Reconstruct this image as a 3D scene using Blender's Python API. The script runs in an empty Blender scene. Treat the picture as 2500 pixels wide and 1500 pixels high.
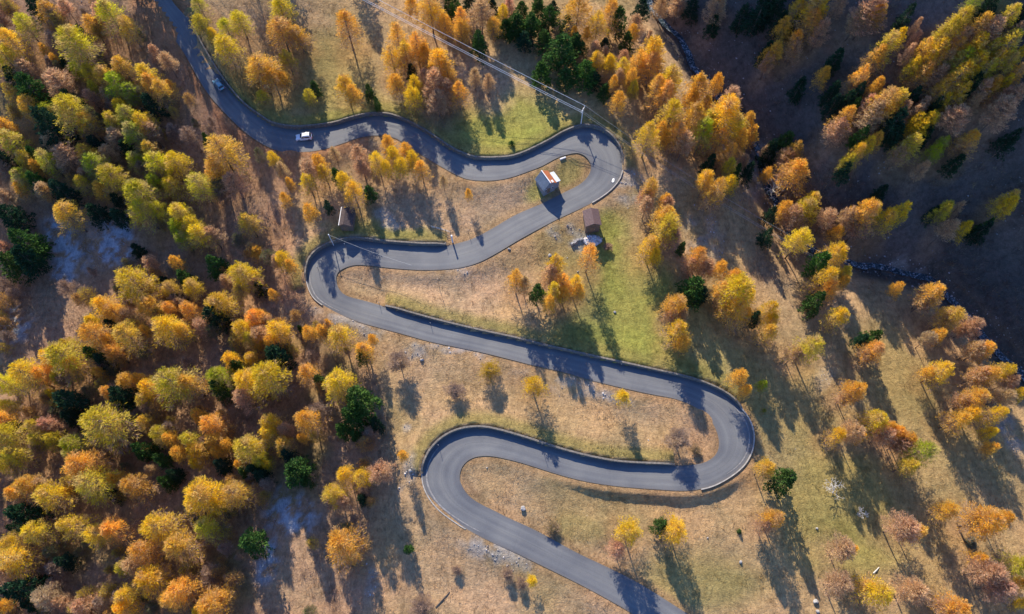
import bpy, math, random
import numpy as np

# ------------------------------------------------------------------ camera, sky, sun, exposure
SC = bpy.context.scene
COL = SC.collection
rng = np.random.default_rng(11)
random.seed(11)

F_PX, CX, CY = 1690.0, 1250.0, 750.0          # focal length in pixels of a 2500 x 1500 frame
TILT, CAM_H = math.radians(24.0), 158.0
SUN_EL, SUN_AZ = math.radians(33.0), math.radians(17.0)   # azimuth measured from +Y towards -X

cam_data = bpy.data.cameras.new("camera")
cam = bpy.data.objects.new("camera", cam_data)
COL.objects.link(cam)
cam.location = (0, 0, CAM_H)
cam.rotation_euler = (TILT, 0, 0)
cam_data.sensor_width = 36.0
cam_data.sensor_fit = 'HORIZONTAL'
cam_data.lens = F_PX / 2500.0 * 36.0
cam_data.clip_start, cam_data.clip_end = 0.5, 6000.0
SC.camera = cam

world = bpy.data.worlds.new("World")
SC.world = world
world.use_nodes = True
wn = world.node_tree
sky = wn.nodes.new("ShaderNodeTexSky")
sky.sky_type = 'NISHITA'
sky.sun_disc = False
sky.sun_elevation = SUN_EL
sky.sun_rotation = -SUN_AZ
sky.altitude = 1500
sky.ozone_density = 4.0
deep = wn.nodes.new("ShaderNodeMix"); deep.data_type = 'RGBA'; deep.blend_type = 'MULTIPLY'; deep.inputs[0].default_value = 1.0
deep.inputs[7].default_value = (.76, .98, 1.32, 1)          # a clear, deep blue mountain sky
wn.links.new(sky.outputs[0], deep.inputs[6])
wn.links.new(deep.outputs[2], wn.nodes["Background"].inputs[0])
wn.nodes["Background"].inputs[1].default_value = 0.125

sun_data = bpy.data.lights.new("sun", 'SUN')
sun_data.energy = 4.9
sun_data.angle = math.radians(0.5)
sun_data.color = (1.0, 0.885, 0.71)
sun = bpy.data.objects.new("sun", sun_data)
COL.objects.link(sun)
sun.location = (-60, 200, 200)
SDIR = np.array([-math.sin(SUN_AZ) * math.cos(SUN_EL), math.cos(SUN_AZ) * math.cos(SUN_EL), math.sin(SUN_EL)])
sun.rotation_euler = (math.radians(90) - SUN_EL, 0, math.radians(180) + SUN_AZ)

SC.view_settings.view_transform = 'Standard'
SC.view_settings.look = 'None'
SC.view_settings.exposure = 1.0
SC.view_settings.gamma = 1.0

# ------------------------------------------------------------------ photo geometry helpers
CT, ST = math.cos(TILT), math.sin(TILT)
def ray(px, py):
    a = (np.asarray(px, float) - CX) / F_PX
    b = (CY - np.asarray(py, float)) / F_PX
    return a, b * CT + ST, b * ST - CT
def unproject(px, py, z):
    dx, dy, dz = ray(px, py)
    t = (z - CAM_H) / dz
    return dx * t, dy * t
def project(x, y, z):
    zc = y * ST - (z - CAM_H) * CT
    yc = y * CT + (z - CAM_H) * ST
    zc = np.maximum(zc, 1e-3)
    return CX + F_PX * x / zc, CY - F_PX * yc / zc, zc
def smooth(a, b, x):
    t = np.clip((x - a) / (b - a), 0, 1)
    return t * t * (3 - 2 * t)

_lat = rng.random((64, 64))
def vnoise(x, y, s):
    x = np.asarray(x) / s; y = np.asarray(y) / s
    i = np.floor(x).astype(int); j = np.floor(y).astype(int)
    u = x - i; v = y - j
    u = u * u * (3 - 2 * u); v = v * v * (3 - 2 * v)
    g = lambda a, b: _lat[a % 64, b % 64]
    return (g(i, j) * (1 - u) + g(i + 1, j) * u) * (1 - v) + (g(i, j + 1) * (1 - u) + g(i + 1, j + 1) * u) * v
def fbm(x, y, s):
    return (vnoise(x, y, s) + .5 * vnoise(x + 31, y + 7, s / 2.1) + .25 * vnoise(x + 5, y + 51, s / 4.3)) / 1.75

# ------------------------------------------------------------------ terrain
SLOPE = 0.13
def z_hill(x, y):
    yy = np.clip(y, -120, 330)
    return SLOPE * (yy - 70) + .21 * np.maximum(yy - 82, 0) * smooth(-42, -92, x) + 1.6 * (fbm(x + 300, y + 300, 38.0) - .5)
def hit(px, py, fz, dz=0.0, n=60):
    z = np.zeros(np.shape(px)) + dz
    for k in range(n):
        x, y = unproject(px, py, z)
        z = .5 * z + .5 * (fz(x, y) + dz)
    x, y = unproject(px, py, z)
    return x, y, z

SH = np.array([-math.sin(SUN_AZ), math.cos(SUN_AZ)])       # towards the sun, on the ground
SU = np.array([SH[1], -SH[0]])
TEL = math.tan(SUN_EL)
BOUND = [(1585, -60), (1600, 0), (1680, 120), (1760, 220), (1840, 330), (1870, 400), (1884, 440), (1912, 495), (1965, 555),
         (2050, 612), (2130, 640), (2220, 662), (2308, 700), (2380, 760), (2440, 832), (2495, 895), (2560, 985), (2700, 1080)]
bx, by, bz = hit(np.array([p[0] for p in BOUND], float), np.array([p[1] for p in BOUND], float), z_hill)
bu = bx * SU[0] + by * SU[1]; bv = bx * SH[0] + by * SH[1]
o = np.argsort(bu); bu, bv, bz = bu[o], bv[o], bz[o]
uu = np.linspace(bu[0] - 30, bu[-1] + 60, 400)
vv = np.interp(uu, bu, bv); zz = np.interp(uu, bu, bz)
kern = np.hanning(15); kern /= kern.sum()
vv = np.convolve(np.pad(vv, 7, 'edge'), kern, 'valid')
STREAM_PX = [(1575, -70), (1606, -5), (1668, 75), (1722, 160), (1790, 235), (1850, 318), (1886, 415), (1908, 480), (1950, 555), (2030, 598),
             (2110, 622), (2200, 640), (2290, 665), (2370, 735), (2440, 815), (2500, 880), (2580, 950), (2720, 1050)]
sx, sy, sz = hit(np.array([p[0] for p in STREAM_PX], float), np.array([p[1] for p in STREAM_PX], float), z_hill)
def densify(P, step):
    P = np.asarray(P, float)
    d = np.r_[0, np.cumsum(np.linalg.norm(np.diff(P[:, :2], axis=0), axis=1))]
    s = np.arange(0, d[-1], step)
    return np.stack([np.interp(s, d, P[:, k]) for k in range(P.shape[1])], 1)
STR = densify(np.stack([sx, sy, sz], 1), 2.0)
def stream_dist(x, y):
    sh = np.shape(x); x = np.ravel(x); y = np.ravel(y)
    best = np.full(x.shape, 1e9); zb = np.zeros(x.shape); side = np.zeros(x.shape)
    for i in range(len(STR) - 1):
        a, b = STR[i], STR[i + 1]
        d2 = (x - a[0]) ** 2 + (y - a[1]) ** 2
        m = d2 < best
        best[m] = d2[m]; zb[m] = a[2]
        cr = (b[0] - a[0]) * (y - a[1]) - (b[1] - a[1]) * (x - a[0])
        side[m] = cr[m]
    return np.sqrt(best).reshape(sh), zb.reshape(sh), side.reshape(sh)
CREST_V = 215.0  # unseen crest beyond the frame, shaped so its shadow ends along BOUND
def shadow_plane(x, y):
    u = x * SU[0] + y * SU[1]; v = x * SH[0] + y * SH[1]
    return np.interp(u, uu, zz) + TEL * (v - np.interp(u, uu, vv))
def z_base(x, y):
    x = np.asarray(x, float); y = np.asarray(y, float)
    zc = z_hill(x, y)
    ds, zs, side = stream_dist(x, y)
    right = side > 0
    dip = -4.0 * np.exp(-(ds / 6.0) ** 2) - 1.5 * np.exp(-(ds / 14.0) ** 2)
    z = zc + dip
    u = x * SU[0] + y * SU[1]; v = x * SH[0] + y * SH[1]
    vb = np.interp(u, uu, vv); zb = np.interp(u, uu, zz)
    D = v - vb
    live = smooth(uu[0] + 26, uu[0] + 34, u)
    S = zb + TEL * D                                        # top of the shade thrown by the unseen, shaped crest
    gorge = zs - 4.5 + 1.08 * ds + 2.5 * (fbm(x, y, 22.) - .5)
    under = S - 2.6 + 3.0 * (fbm(x + 77, y, 30.) - .5)
    bank = np.minimum(gorge, under)
    rise = smooth(CREST_V - 60, CREST_V, v)
    bank = bank * (1 - rise) + S * rise
    over = np.maximum(v - CREST_V, 0)
    bank = np.where(v > CREST_V, zb + TEL * (CREST_V - vb) - .75 * over, bank)
    bank = np.maximum(bank, z)
    w = np.where(right, smooth(0, 4, ds), 0) * live
    return z * (1 - w) + bank * w

# ------------------------------------------------------------------ the road: pairs of (left edge, right edge), travelling downhill
PAIRS = """372,-235,300,-225 380,-150,310,-140 395,-60,330,-50 418,0,357,0 448,34,380,40 471,67,412,78 488,100,448,128 517,152,478,182 548,200,505,226 576,236,539,266
606,266,572,300 640,290,606,330 665,306,640,352 694,313,672,367 718,316,704,372 750,315,755,371 785,311,795,364 822,305,839,350
860,293,873,338 900,284,906,332 945,284,940,332 985,296,965,338 1018,313,985,350 1045,328,1007,364 1078,351,1041,387 1112,372,1085,412
1145,386,1125,433 1172,391,1159,441 1206,391,1209,441 1243,389,1250,433 1274,380,1290,419 1307,365,1324,406 1341,348,1358,387
1375,328,1388,377 1408,315,1408,374 1440,312,1420,377 1475,324,1430,383 1502,348,1438,393 1516,378,1442,403 1520,408,1442,413
1514,434,1439,424 1500,455,1431,436 1478,475,1420,447 1445,496,1400,459 1400,518,1375,471 1356,538,1326,496 1300,568,1280,515
1262,589,1245,532 1226,611,1209,554 1175,639,1159,581 1134,652,1125,592 1095,658,1091,600 1040,660,1040,601 990,658,990,598
935,653,940,594 890,648,890,588 865,648,850,587 846,653,809,598 830,661,779,613 823,670,758,635 821,680,750,662 824,698,750,690
834,714,763,724 850,724,788,746 872,730,822,764 903,738,873,786 940,749,923,800 1005,768,990,818 1070,786,1058,837 1170,810,1159,857
1255,828,1245,878 1322,845,1307,894 1388,860,1375,909 1459,876,1442,929 1560,898,1543,953 1618,911,1600,965 1672,923,1644,973
1725,940,1680,986 1775,965,1706,1000 1808,997,1728,1018 1831,1030,1745,1043 1840,1068,1754,1070 1833,1108,1754,1095 1810,1143,1744,1114
1770,1172,1725,1127 1728,1191,1700,1134 1675,1199,1665,1137 1625,1197,1627,1136 1565,1193,1577,1134 1490,1186,1509,1130
1420,1174,1442,1118 1350,1155,1375,1101 1285,1134,1307,1079 1240,1122,1255,1063 1205,1115,1215,1052 1180,1114,1172,1045
1159,1117,1125,1050 1141,1126,1085,1068 1128,1141,1053,1098 1123,1157,1035,1135 1123,1172,1031,1168 1130,1190,1040,1202
1146,1212,1064,1238 1172,1230,1102,1269 1205,1246,1145,1296 1240,1264,1193,1321 1285,1284,1250,1346 1335,1309,1307,1374
1405,1348,1375,1407 1475,1381,1442,1441 1540,1413,1509,1478 1590,1442,1550,1503 1665,1490,1620,1550 1745,1540,1700,1600 1850,1600,1808,1662 1960,1650,1922,1714 2080,1690,2050,1756"""
RP = np.array([[float(v) for v in t.split(",")] for t in PAIRS.split()])
def catmull(P, n):
    out = []
    for i in range(len(P) - 1):
        p0 = P[max(i - 1, 0)]; p1 = P[i]; p2 = P[i + 1]; p3 = P[min(i + 2, len(P) - 1)]
        for k in range(n):
            t = k / n
            out.append(.5 * (2 * p1 + (p2 - p0) * t + (2 * p0 - 5 * p1 + 4 * p2 - p3) * t * t + (3 * p1 - p0 - 3 * p2 + p3) * t ** 3))
    out.append(P[-1])
    return np.array(out)
RP = catmull(RP, 6)
kr = np.hanning(9); kr /= kr.sum()
RP = np.stack([np.convolve(np.pad(RP[:, k], 4, 'edge'), kr, 'valid') for k in range(4)], 1)
cxp, cyp = (RP[:, 0] + RP[:, 2]) / 2, (RP[:, 1] + RP[:, 3]) / 2
rx, ry, rz = hit(cxp, cyp, z_hill)
rz = rz + 0.45
arc = np.r_[0, np.cumsum(np.hypot(np.diff(rx), np.diff(ry)))]
sg = np.arange(0, arc[-1], 1.0)
zg = np.interp(sg, arc, rz)
kz = np.hanning(41); kz /= kz.sum()
zg = np.convolve(np.pad(zg, 20, 'edge'), kz, 'valid')
rz = np.interp(arc, sg, zg)
LX, LY = unproject(RP[:, 0], RP[:, 1], rz)
RX, RY = unproject(RP[:, 2], RP[:, 3], rz)
MX, MY = (LX + RX) / 2, (LY + RY) / 2
HW = np.hypot(LX - RX, LY - RY) / 2
NR = len(MX)
def road_index(px, py):
    return int(np.argmin((cxp - px) ** 2 + (cyp - py) ** 2))
# retaining walls: side (L or R), from, to (pixels on that stretch), height
WALLS = [('L', (430, 40), (1480, 408), 1.25), ('R', (1093, 628), (786, 690), 1.3), ('L', (932, 775), (1767, 1007), 1.15), ('R', (1652, 1166), (1077, 1160), 1.3)]
wall_h = {'L': np.zeros(NR), 'R': np.zeros(NR)}
for s_, a, b, h in WALLS:
    i, j = sorted((road_index(*a), road_index(*b)))
    wall_h[s_][i:j + 1] = h
    for k in range(3):
        wall_h[s_][i + k] *= (k + 2.5) / 5; wall_h[s_][j - k] *= (k + 2.5) / 5

# grid
def axis(lo, hi, step, far):
    core = list(np.arange(lo, hi + 1e-6, step))
    a, d, x = [], step, hi
    while x < far: d *= 1.35; x += d; a.append(x)
    b, d, x = [], step, lo
    while x > -far: d *= 1.35; x -= d; b.append(x)
    return np.array(b[::-1] + core + a)
GX = axis(-176, 176, .6, 1500); GY = axis(-28, 206, .6, 1500)
XX, YY = np.meshgrid(GX, GY)
ZZ = z_base(XX, YY)
# lay the terrain to the road
near = (XX > -150) & (XX < 150) & (YY > -40) & (YY < 215)
qx, qy, q0 = XX[near], YY[near], ZZ[near]
SW = np.zeros(qx.shape); SZ = np.zeros(qx.shape); BD = np.full(qx.shape, 1e9); BI = np.zeros(qx.shape, int)
for i in range(0, NR, 2):
    d = np.hypot(qx - MX[i], qy - MY[i])
    w = 1.0 / (d + .4) ** 5
    SW += w; SZ += w * rz[i]
    e = d - HW[i]
    m = e < BD
    BD[m] = e[m]; BI[m] = i
tx, ty = np.gradient(MX), np.gradient(MY)
side_l = (tx[BI] * (qy - MY[BI]) - ty[BI] * (qx - MX[BI])) > 0
wh = np.where(side_l, wall_h['L'][BI], wall_h['R'][BI])
zr = SZ / SW
edge = np.maximum(BD, 0)
free = zr - .12 - np.clip(edge - 1.2, 0, 3) * .10
wf = smooth(.9, 6.5, edge)
z_free = free * (1 - wf) + q0 * wf
e0, e1 = road_index(1330, 1125), road_index(1797, 1110)
drop = side_l & (BI >= min(e0, e1)) & (BI <= max(e0, e1))
z_free = np.where(drop, z_free - 1.0 * smooth(1.3, 2.3, edge) * (1 - smooth(2.6, 8, edge)) * smooth(0, 14, np.minimum(np.abs(BI - e0), np.abs(BI - e1))), z_free)
ww = smooth(.3, 11., edge)
z_wall = np.where(edge > .38, (zr + wh - .1 + .05 * np.minimum(edge, 6)) * (1 - ww) + q0 * ww, zr - .12)
ZZ[near] = np.where(wh > .05, z_wall, z_free)
# round off the creases between neighbouring stretches, away from walls and asphalt
core = (np.abs(XX) < 165) & (YY > -30) & (YY < 205)
soft = np.zeros(XX.shape); soft[near] = smooth(2.2, 4.5, edge)
for k in range(30):
    Zb = ZZ.copy(); Zb[1:-1, 1:-1] = (ZZ[1:-1, 1:-1] * 2 + ZZ[:-2, 1:-1] + ZZ[2:, 1:-1] + ZZ[1:-1, :-2] + ZZ[1:-1, 2:]) / 6
    ZZ = np.where(core, ZZ * (1 - soft) + Zb * soft, ZZ)
ROAD_D = np.full(XX.shape, 99.); ROAD_D[near] = BD
ROAD_SIDE = np.zeros(XX.shape, bool); ROAD_SIDE[near] = side_l
ROAD_WH = np.zeros(XX.shape); ROAD_WH[near] = wh
ROAD_I = np.zeros(XX.shape, int); ROAD_I[near] = BI
micro = (fbm(XX, YY, 5.0) - .5) * .5 * smooth(.6, 4, ROAD_D)
ZZ += micro
def bil(A, x, y):
    x = np.clip(np.asarray(x, float), GX[0] + 1, GX[-1] - 1); y = np.clip(np.asarray(y, float), GY[0] + 1, GY[-1] - 1)
    i = np.clip(np.searchsorted(GX, x) - 1, 0, len(GX) - 2); j = np.clip(np.searchsorted(GY, y) - 1, 0, len(GY) - 2)
    u = (x - GX[i]) / (GX[i + 1] - GX[i]); v = (y - GY[j]) / (GY[j + 1] - GY[j])
    if A.ndim == 3: u = u[..., None]; v = v[..., None]
    return (A[j, i] * (1 - u) + A[j, i + 1] * u) * (1 - v) + (A[j + 1, i] * (1 - u) + A[j + 1, i + 1] * u) * v
def ground(x, y): return bil(ZZ, x, y)
def place(px, py, dz=0.0):
    x, y, z = hit(np.float64(px), np.float64(py), ground, dz)
    return float(x), float(y), float(ground(x, y))

# ------------------------------------------------------------------ mesh and object helpers
def mesh_np(name, V, Fc, cols=None, mats=(), mat_idx=None, smooth_sh=False, uv=None, tone=None):
    """V (n,3), Fc (m,k) all faces of k corners"""
    me = bpy.data.meshes.new(name)
    V = np.ascontiguousarray(V, np.float32); Fc = np.ascontiguousarray(Fc, np.int32)
    m, k = Fc.shape
    me.vertices.add(len(V)); me.vertices.foreach_set("co", V.ravel())
    me.loops.add(m * k); me.loops.foreach_set("vertex_index", Fc.ravel())
    me.polygons.add(m)
    me.polygons.foreach_set("loop_start", np.arange(0, m * k, k, dtype=np.int32))
    me.polygons.foreach_set("loop_total", np.full(m, k, np.int32))
    if mat_idx is not None: me.polygons.foreach_set("material_index", np.ascontiguousarray(mat_idx, np.int32))
    me.polygons.foreach_set("use_smooth", np.full(m, smooth_sh, bool))
    me.update(calc_edges=True)
    if cols is not None:
        a = me.color_attributes.new("Col", 'FLOAT_COLOR', 'POINT')
        c = np.ones((len(V), 4), np.float32); c[:, :3] = cols
        a.data.foreach_set("color", c.ravel())
    if tone is not None:
        a = me.attributes.new("tone", 'FLOAT', 'POINT')
        a.data.foreach_set("value", np.ascontiguousarray(tone, np.float32))
    if uv is not None:
        l = me.uv_layers.new(name="UVMap")
        l.data.foreach_set("uv", np.ascontiguousarray(uv[Fc.ravel()], np.float32).ravel())
    for mt in mats: me.materials.append(mt)
    return me
def obj(name, me, parent=None, loc=None):
    ob = bpy.data.objects.new(name, me); COL.objects.link(ob)
    if parent is not None: ob.parent = parent
    if loc is not None: ob.location = loc
    return ob
def tag(ob, label=None, cat=None, group=None, kind=None):
    if label: ob["label"] = label
    if cat: ob["category"] = cat
    if group: ob["group"] = group
    if kind: ob["kind"] = kind
    return ob
def empty(name, loc, rz=0.0, sc=1.0):
    e = bpy.data.objects.new(name, None); COL.objects.link(e)
    e.location = loc; e.rotation_euler = (0, 0, rz); e.empty_display_size = .3
    e.scale = (sc, sc, sc) if np.isscalar(sc) else sc
    return e
class MB:
    """collects boxes, prisms and tubes of mixed faces into one mesh"""
    def __init__(s): s.v = []; s.f = []
    def add(s, V, Fc):
        b = len(s.v); s.v += [tuple(p) for p in V]; s.f += [tuple(i + b for i in q) for q in Fc]; return s
    def box(s, c, d, rz=0.0, taper=1.0):
        x, y, z = [v / 2 for v in d]; ca, sa = math.cos(rz), math.sin(rz); P = []
        for k, t in ((-1, 1.0), (1, taper)):
            for a, b in ((-1, -1), (1, -1), (1, 1), (-1, 1)):
                u, v = a * x * t, b * y * t
                P.append((c[0] + u * ca - v * sa, c[1] + u * sa + v * ca, c[2] + k * z))
        return s.add(P, [(3, 2, 1, 0), (4, 5, 6, 7), (0, 1, 5, 4), (1, 2, 6, 5), (2, 3, 7, 6), (3, 0, 4, 7)])
    def tube(s, pts, rad, n=8):
        pts = [np.array(p, float) for p in pts]; P = []
        for i, p in enumerate(pts):
            t = pts[min(i + 1, len(pts) - 1)] - pts[max(i - 1, 0)]; t /= np.linalg.norm(t) + 1e-9
            a = np.cross(t, (0, 0, 1) if abs(t[2]) < .9 else (1, 0, 0)); a /= np.linalg.norm(a); b = np.cross(t, a)
            r = rad if np.isscalar(rad) else rad[i]
            for k in range(n):
                q = 2 * math.pi * k / n; P.append(p + r * (math.cos(q) * a + math.sin(q) * b))
        Fc = [(i * n + k, i * n + (k + 1) % n, (i + 1) * n + (k + 1) % n, (i + 1) * n + k) for i in range(len(pts) - 1) for k in range(n)]
        Fc += [tuple(range(n))[::-1], tuple((len(pts) - 1) * n + k for k in range(n))]
        return s.add(P, Fc)
    def build(s, name, mat, parent=None, bevel=0.0, sm=False):
        me = bpy.data.meshes.new(name); me.from_pydata([tuple(map(float, p)) for p in s.v], [], s.f)
        mats = mat if isinstance(mat, (list, tuple)) else [mat]
        for mt in mats: me.materials.append(mt)
        if sm: me.polygons.foreach_set("use_smooth", np.full(len(me.polygons), True))
        me.update()
        ob = obj(name, me, parent)
        if bevel:
            b = ob.modifiers.new("bevel", 'BEVEL'); b.width = bevel; b.segments = 2; b.limit_method = 'ANGLE'
        return ob

# ------------------------------------------------------------------ materials
def new_mat(name):
    m = bpy.data.materials.new(name); m.use_nodes = True
    nt = m.node_tree; nt.nodes.clear()
    out = nt.nodes.new("ShaderNodeOutputMaterial")
    return m, nt, out
def N(nt, t, **kw):
    n = nt.nodes.new(t)
    for k, v in kw.items():
        if k in n.inputs.keys(): n.inputs[k].default_value = v
        else: setattr(n, k, v)
    return n
def noise(nt, scale, detail=4.0, rough=.6, vec=None, dist=0.0):
    n = N(nt, "ShaderNodeTexNoise"); n.inputs["Scale"].default_value = scale; n.inputs["Detail"].default_value = detail
    n.inputs["Roughness"].default_value = rough; n.inputs["Distortion"].default_value = dist
    if vec is not None: nt.links.new(vec, n.inputs["Vector"])
    return n.outputs["Fac"]
def ramp(nt, fac, stops):
    r = N(nt, "ShaderNodeValToRGB"); e = r.color_ramp.elements
    while len(e) < len(stops): e.new(.5)
    for q, (p, c) in zip(e, stops): q.position = p; q.color = (*c, 1) if len(c) == 3 else c
    nt.links.new(fac, r.inputs[0]); return r.outputs[0]
def mul(nt, a, b, fac=1.0, mode='MULTIPLY'):
    m = N(nt, "ShaderNodeMix"); m.data_type = 'RGBA'; m.blend_type = mode
    if hasattr(fac, "default_value"): nt.links.new(fac, m.inputs[0])
    else: m.inputs[0].default_value = fac
    for s, i in ((a, 6), (b, 7)):
        if hasattr(s, "default_value"): nt.links.new(s, m.inputs[i])
        else: m.inputs[i].default_value = (*s, 1)
    return m.outputs[2]
def principled(nt, out, col, rough=.8, bump=None, strength=.4, dist=.1, metal=0.0, spec=.3):
    p = N(nt, "ShaderNodeBsdfPrincipled"); p.inputs["Roughness"].default_value = rough; p.inputs["Metallic"].default_value = metal
    p.inputs["Specular IOR Level"].default_value = spec
    if hasattr(col, "default_value"): nt.links.new(col, p.inputs["Base Color"])
    else: p.inputs["Base Color"].default_value = (*col, 1)
    if bump is not None:
        b = N(nt, "ShaderNodeBump"); b.inputs["Strength"].default_value = strength; b.inputs["Distance"].default_value = dist
        nt.links.new(bump, b.inputs["Height"]); nt.links.new(b.outputs[0], p.inputs["Normal"])
    nt.links.new(p.outputs[0], out.inputs[0]); return p
def mat_mottled(name, c1, c2, scale=3.0, rough=.85, strength=.3, metal=0.0, spec=.3):
    m, nt, out = new_mat(name)
    tc = N(nt, "ShaderNodeTexCoord").outputs["Object"]
    f = noise(nt, scale, 5, .65, tc)
    principled(nt, out, ramp(nt, f, [(.3, c1), (.7, c2)]), rough, noise(nt, scale * 4, 3, .6, tc), strength, .05, metal, spec)
    return m
def mat_ground():
    m, nt, out = new_mat("ground_soil_and_turf")
    g = N(nt, "ShaderNodeNewGeometry").outputs["Position"]
    c = N(nt, "ShaderNodeVertexColor"); c.layer_name = "Col"
    s = N(nt, "ShaderNodeMapping"); s.inputs["Scale"].default_value = (1, .55, 1); s.inputs["Rotation"].default_value = (0, 0, .25)
    nt.links.new(g, s.inputs[0])
    n1 = ramp(nt, noise(nt, .9, 6, .72, s.outputs[0], .6), [(.30, (.66, .66, .68)), (.50, (1, 1, 1)), (.70, (1.28, 1.27, 1.25))])
    n2 = ramp(nt, noise(nt, 3.2, 4, .7, s.outputs[0], .8), [(.30, (.78, .77, .77)), (.52, (1, 1, 1)), (.72, (1.22, 1.21, 1.18))])
    n3 = ramp(nt, noise(nt, .09, 4, .6, g), [(.35, (.84, .88, .84)), (.65, (1.12, 1.06, 1.0))])
    n4 = ramp(nt, noise(nt, .30, 5, .68, s.outputs[0], 1.2), [(.36, (.78, .77, .76)), (.47, (1, 1, 1)), (.58, (1.02, 1.0, .98)), (.68, (1.20, 1.18, 1.16))])
    wv = N(nt, "ShaderNodeTexWave"); wv.wave_type = 'BANDS'; wv.bands_direction = 'Y'; wv.inputs["Scale"].default_value = .16; wv.inputs["Distortion"].default_value = 9; wv.inputs["Detail"].default_value = 4; wv.inputs["Detail Scale"].default_value = 1.2
    nt.links.new(g, wv.inputs[0])
    n5 = ramp(nt, wv.outputs["Fac"], [(.0, (.94, .93, .92)), (.14, (.97, .97, .96)), (.4, (1, 1, 1)), (1, (1.04, 1.04, 1.04))])   # terracettes trodden along the slope
    col = mul(nt, mul(nt, mul(nt, mul(nt, mul(nt, c.outputs[0], n1), n2), n3), n4), n5)
    principled(nt, out, col, .95, noise(nt, 1.6, 6, .75, g, .5), .9, .35, 0, .1)
    return m
def mat_vcol(name, rough=.9, trans=0.0):
    m, nt, out = new_mat(name)
    c = N(nt, "ShaderNodeVertexColor"); c.layer_name = "Col"
    d = N(nt, "ShaderNodeBsdfDiffuse"); nt.links.new(c.outputs[0], d.inputs[0])
    if trans:
        t = N(nt, "ShaderNodeBsdfTranslucent"); nt.links.new(c.outputs[0], t.inputs[0])
        x = N(nt, "ShaderNodeMixShader"); x.inputs[0].default_value = trans
        nt.links.new(d.outputs[0], x.inputs[1]); nt.links.new(t.outputs[0], x.inputs[2]); nt.links.new(x.outputs[0], out.inputs[0])
    else: nt.links.new(d.outputs[0], out.inputs[0])
    return m
def mat_leaf(name, trans=.38, hue=.025, thin=.0):
    """foliage: the object's own colour, varied from tuft to tuft"""
    m, nt, out = new_mat(name)
    oi = N(nt, "ShaderNodeObjectInfo")
    a = N(nt, "ShaderNodeAttribute"); a.attribute_name = "tone"
    hsv = N(nt, "ShaderNodeHueSaturation")
    mr = N(nt, "ShaderNodeMapRange"); mr.inputs[3].default_value = .5 - hue; mr.inputs[4].default_value = .5 + hue
    nt.links.new(a.outputs["Fac"], mr.inputs[0]); nt.links.new(mr.outputs[0], hsv.inputs["Hue"])
    w = N(nt, "ShaderNodeTexWhiteNoise"); w.noise_dimensions = '1D'; nt.links.new(a.outputs["Fac"], w.inputs["W"])
    mv = N(nt, "ShaderNodeMapRange"); mv.inputs[3].default_value = .74; mv.inputs[4].default_value = 1.22
    nt.links.new(w.outputs["Value"], mv.inputs[0]); nt.links.new(mv.outputs[0], hsv.inputs["Value"])
    # boughs that have lost needles show tan among the coloured ones
    tcn = N(nt, "ShaderNodeTexCoord"); off = N(nt, "ShaderNodeVectorMath"); off.operation = 'ADD'
    cmb = N(nt, "ShaderNodeCombineXYZ"); sc_ = N(nt, "ShaderNodeMath"); sc_.operation = 'MULTIPLY'; sc_.inputs[1].default_value = 50
    nt.links.new(oi.outputs["Random"], sc_.inputs[0]); nt.links.new(sc_.outputs[0], cmb.inputs[0]); nt.links.new(sc_.outputs[0], cmb.inputs[1])
    nt.links.new(tcn.outputs["Object"], off.inputs[0]); nt.links.new(cmb.outputs[0], off.inputs[1])
    pf = N(nt, "ShaderNodeMapRange"); pf.inputs[1].default_value = .46; pf.inputs[2].default_value = .66; pf.inputs[4].default_value = thin
    nt.links.new(noise(nt, .30, 2, .5, off.outputs[0]), pf.inputs[0])
    patchy = mul(nt, oi.outputs["Color"], (.66, .46, .25), pf.outputs[0], 'MIX')
    nt.links.new(patchy, hsv.inputs["Color"])
    d = N(nt, "ShaderNodeBsdfDiffuse"); t = N(nt, "ShaderNodeBsdfTranslucent"); x = N(nt, "ShaderNodeMixShader")
    x.inputs[0].default_value = trans
    nt.links.new(hsv.outputs[0], d.inputs[0]); nt.links.new(hsv.outputs[0], t.inputs[0])
    nt.links.new(d.outputs[0], x.inputs[1]); nt.links.new(t.outputs[0], x.inputs[2]); nt.links.new(x.outputs[0], out.inputs[0])
    return m
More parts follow.
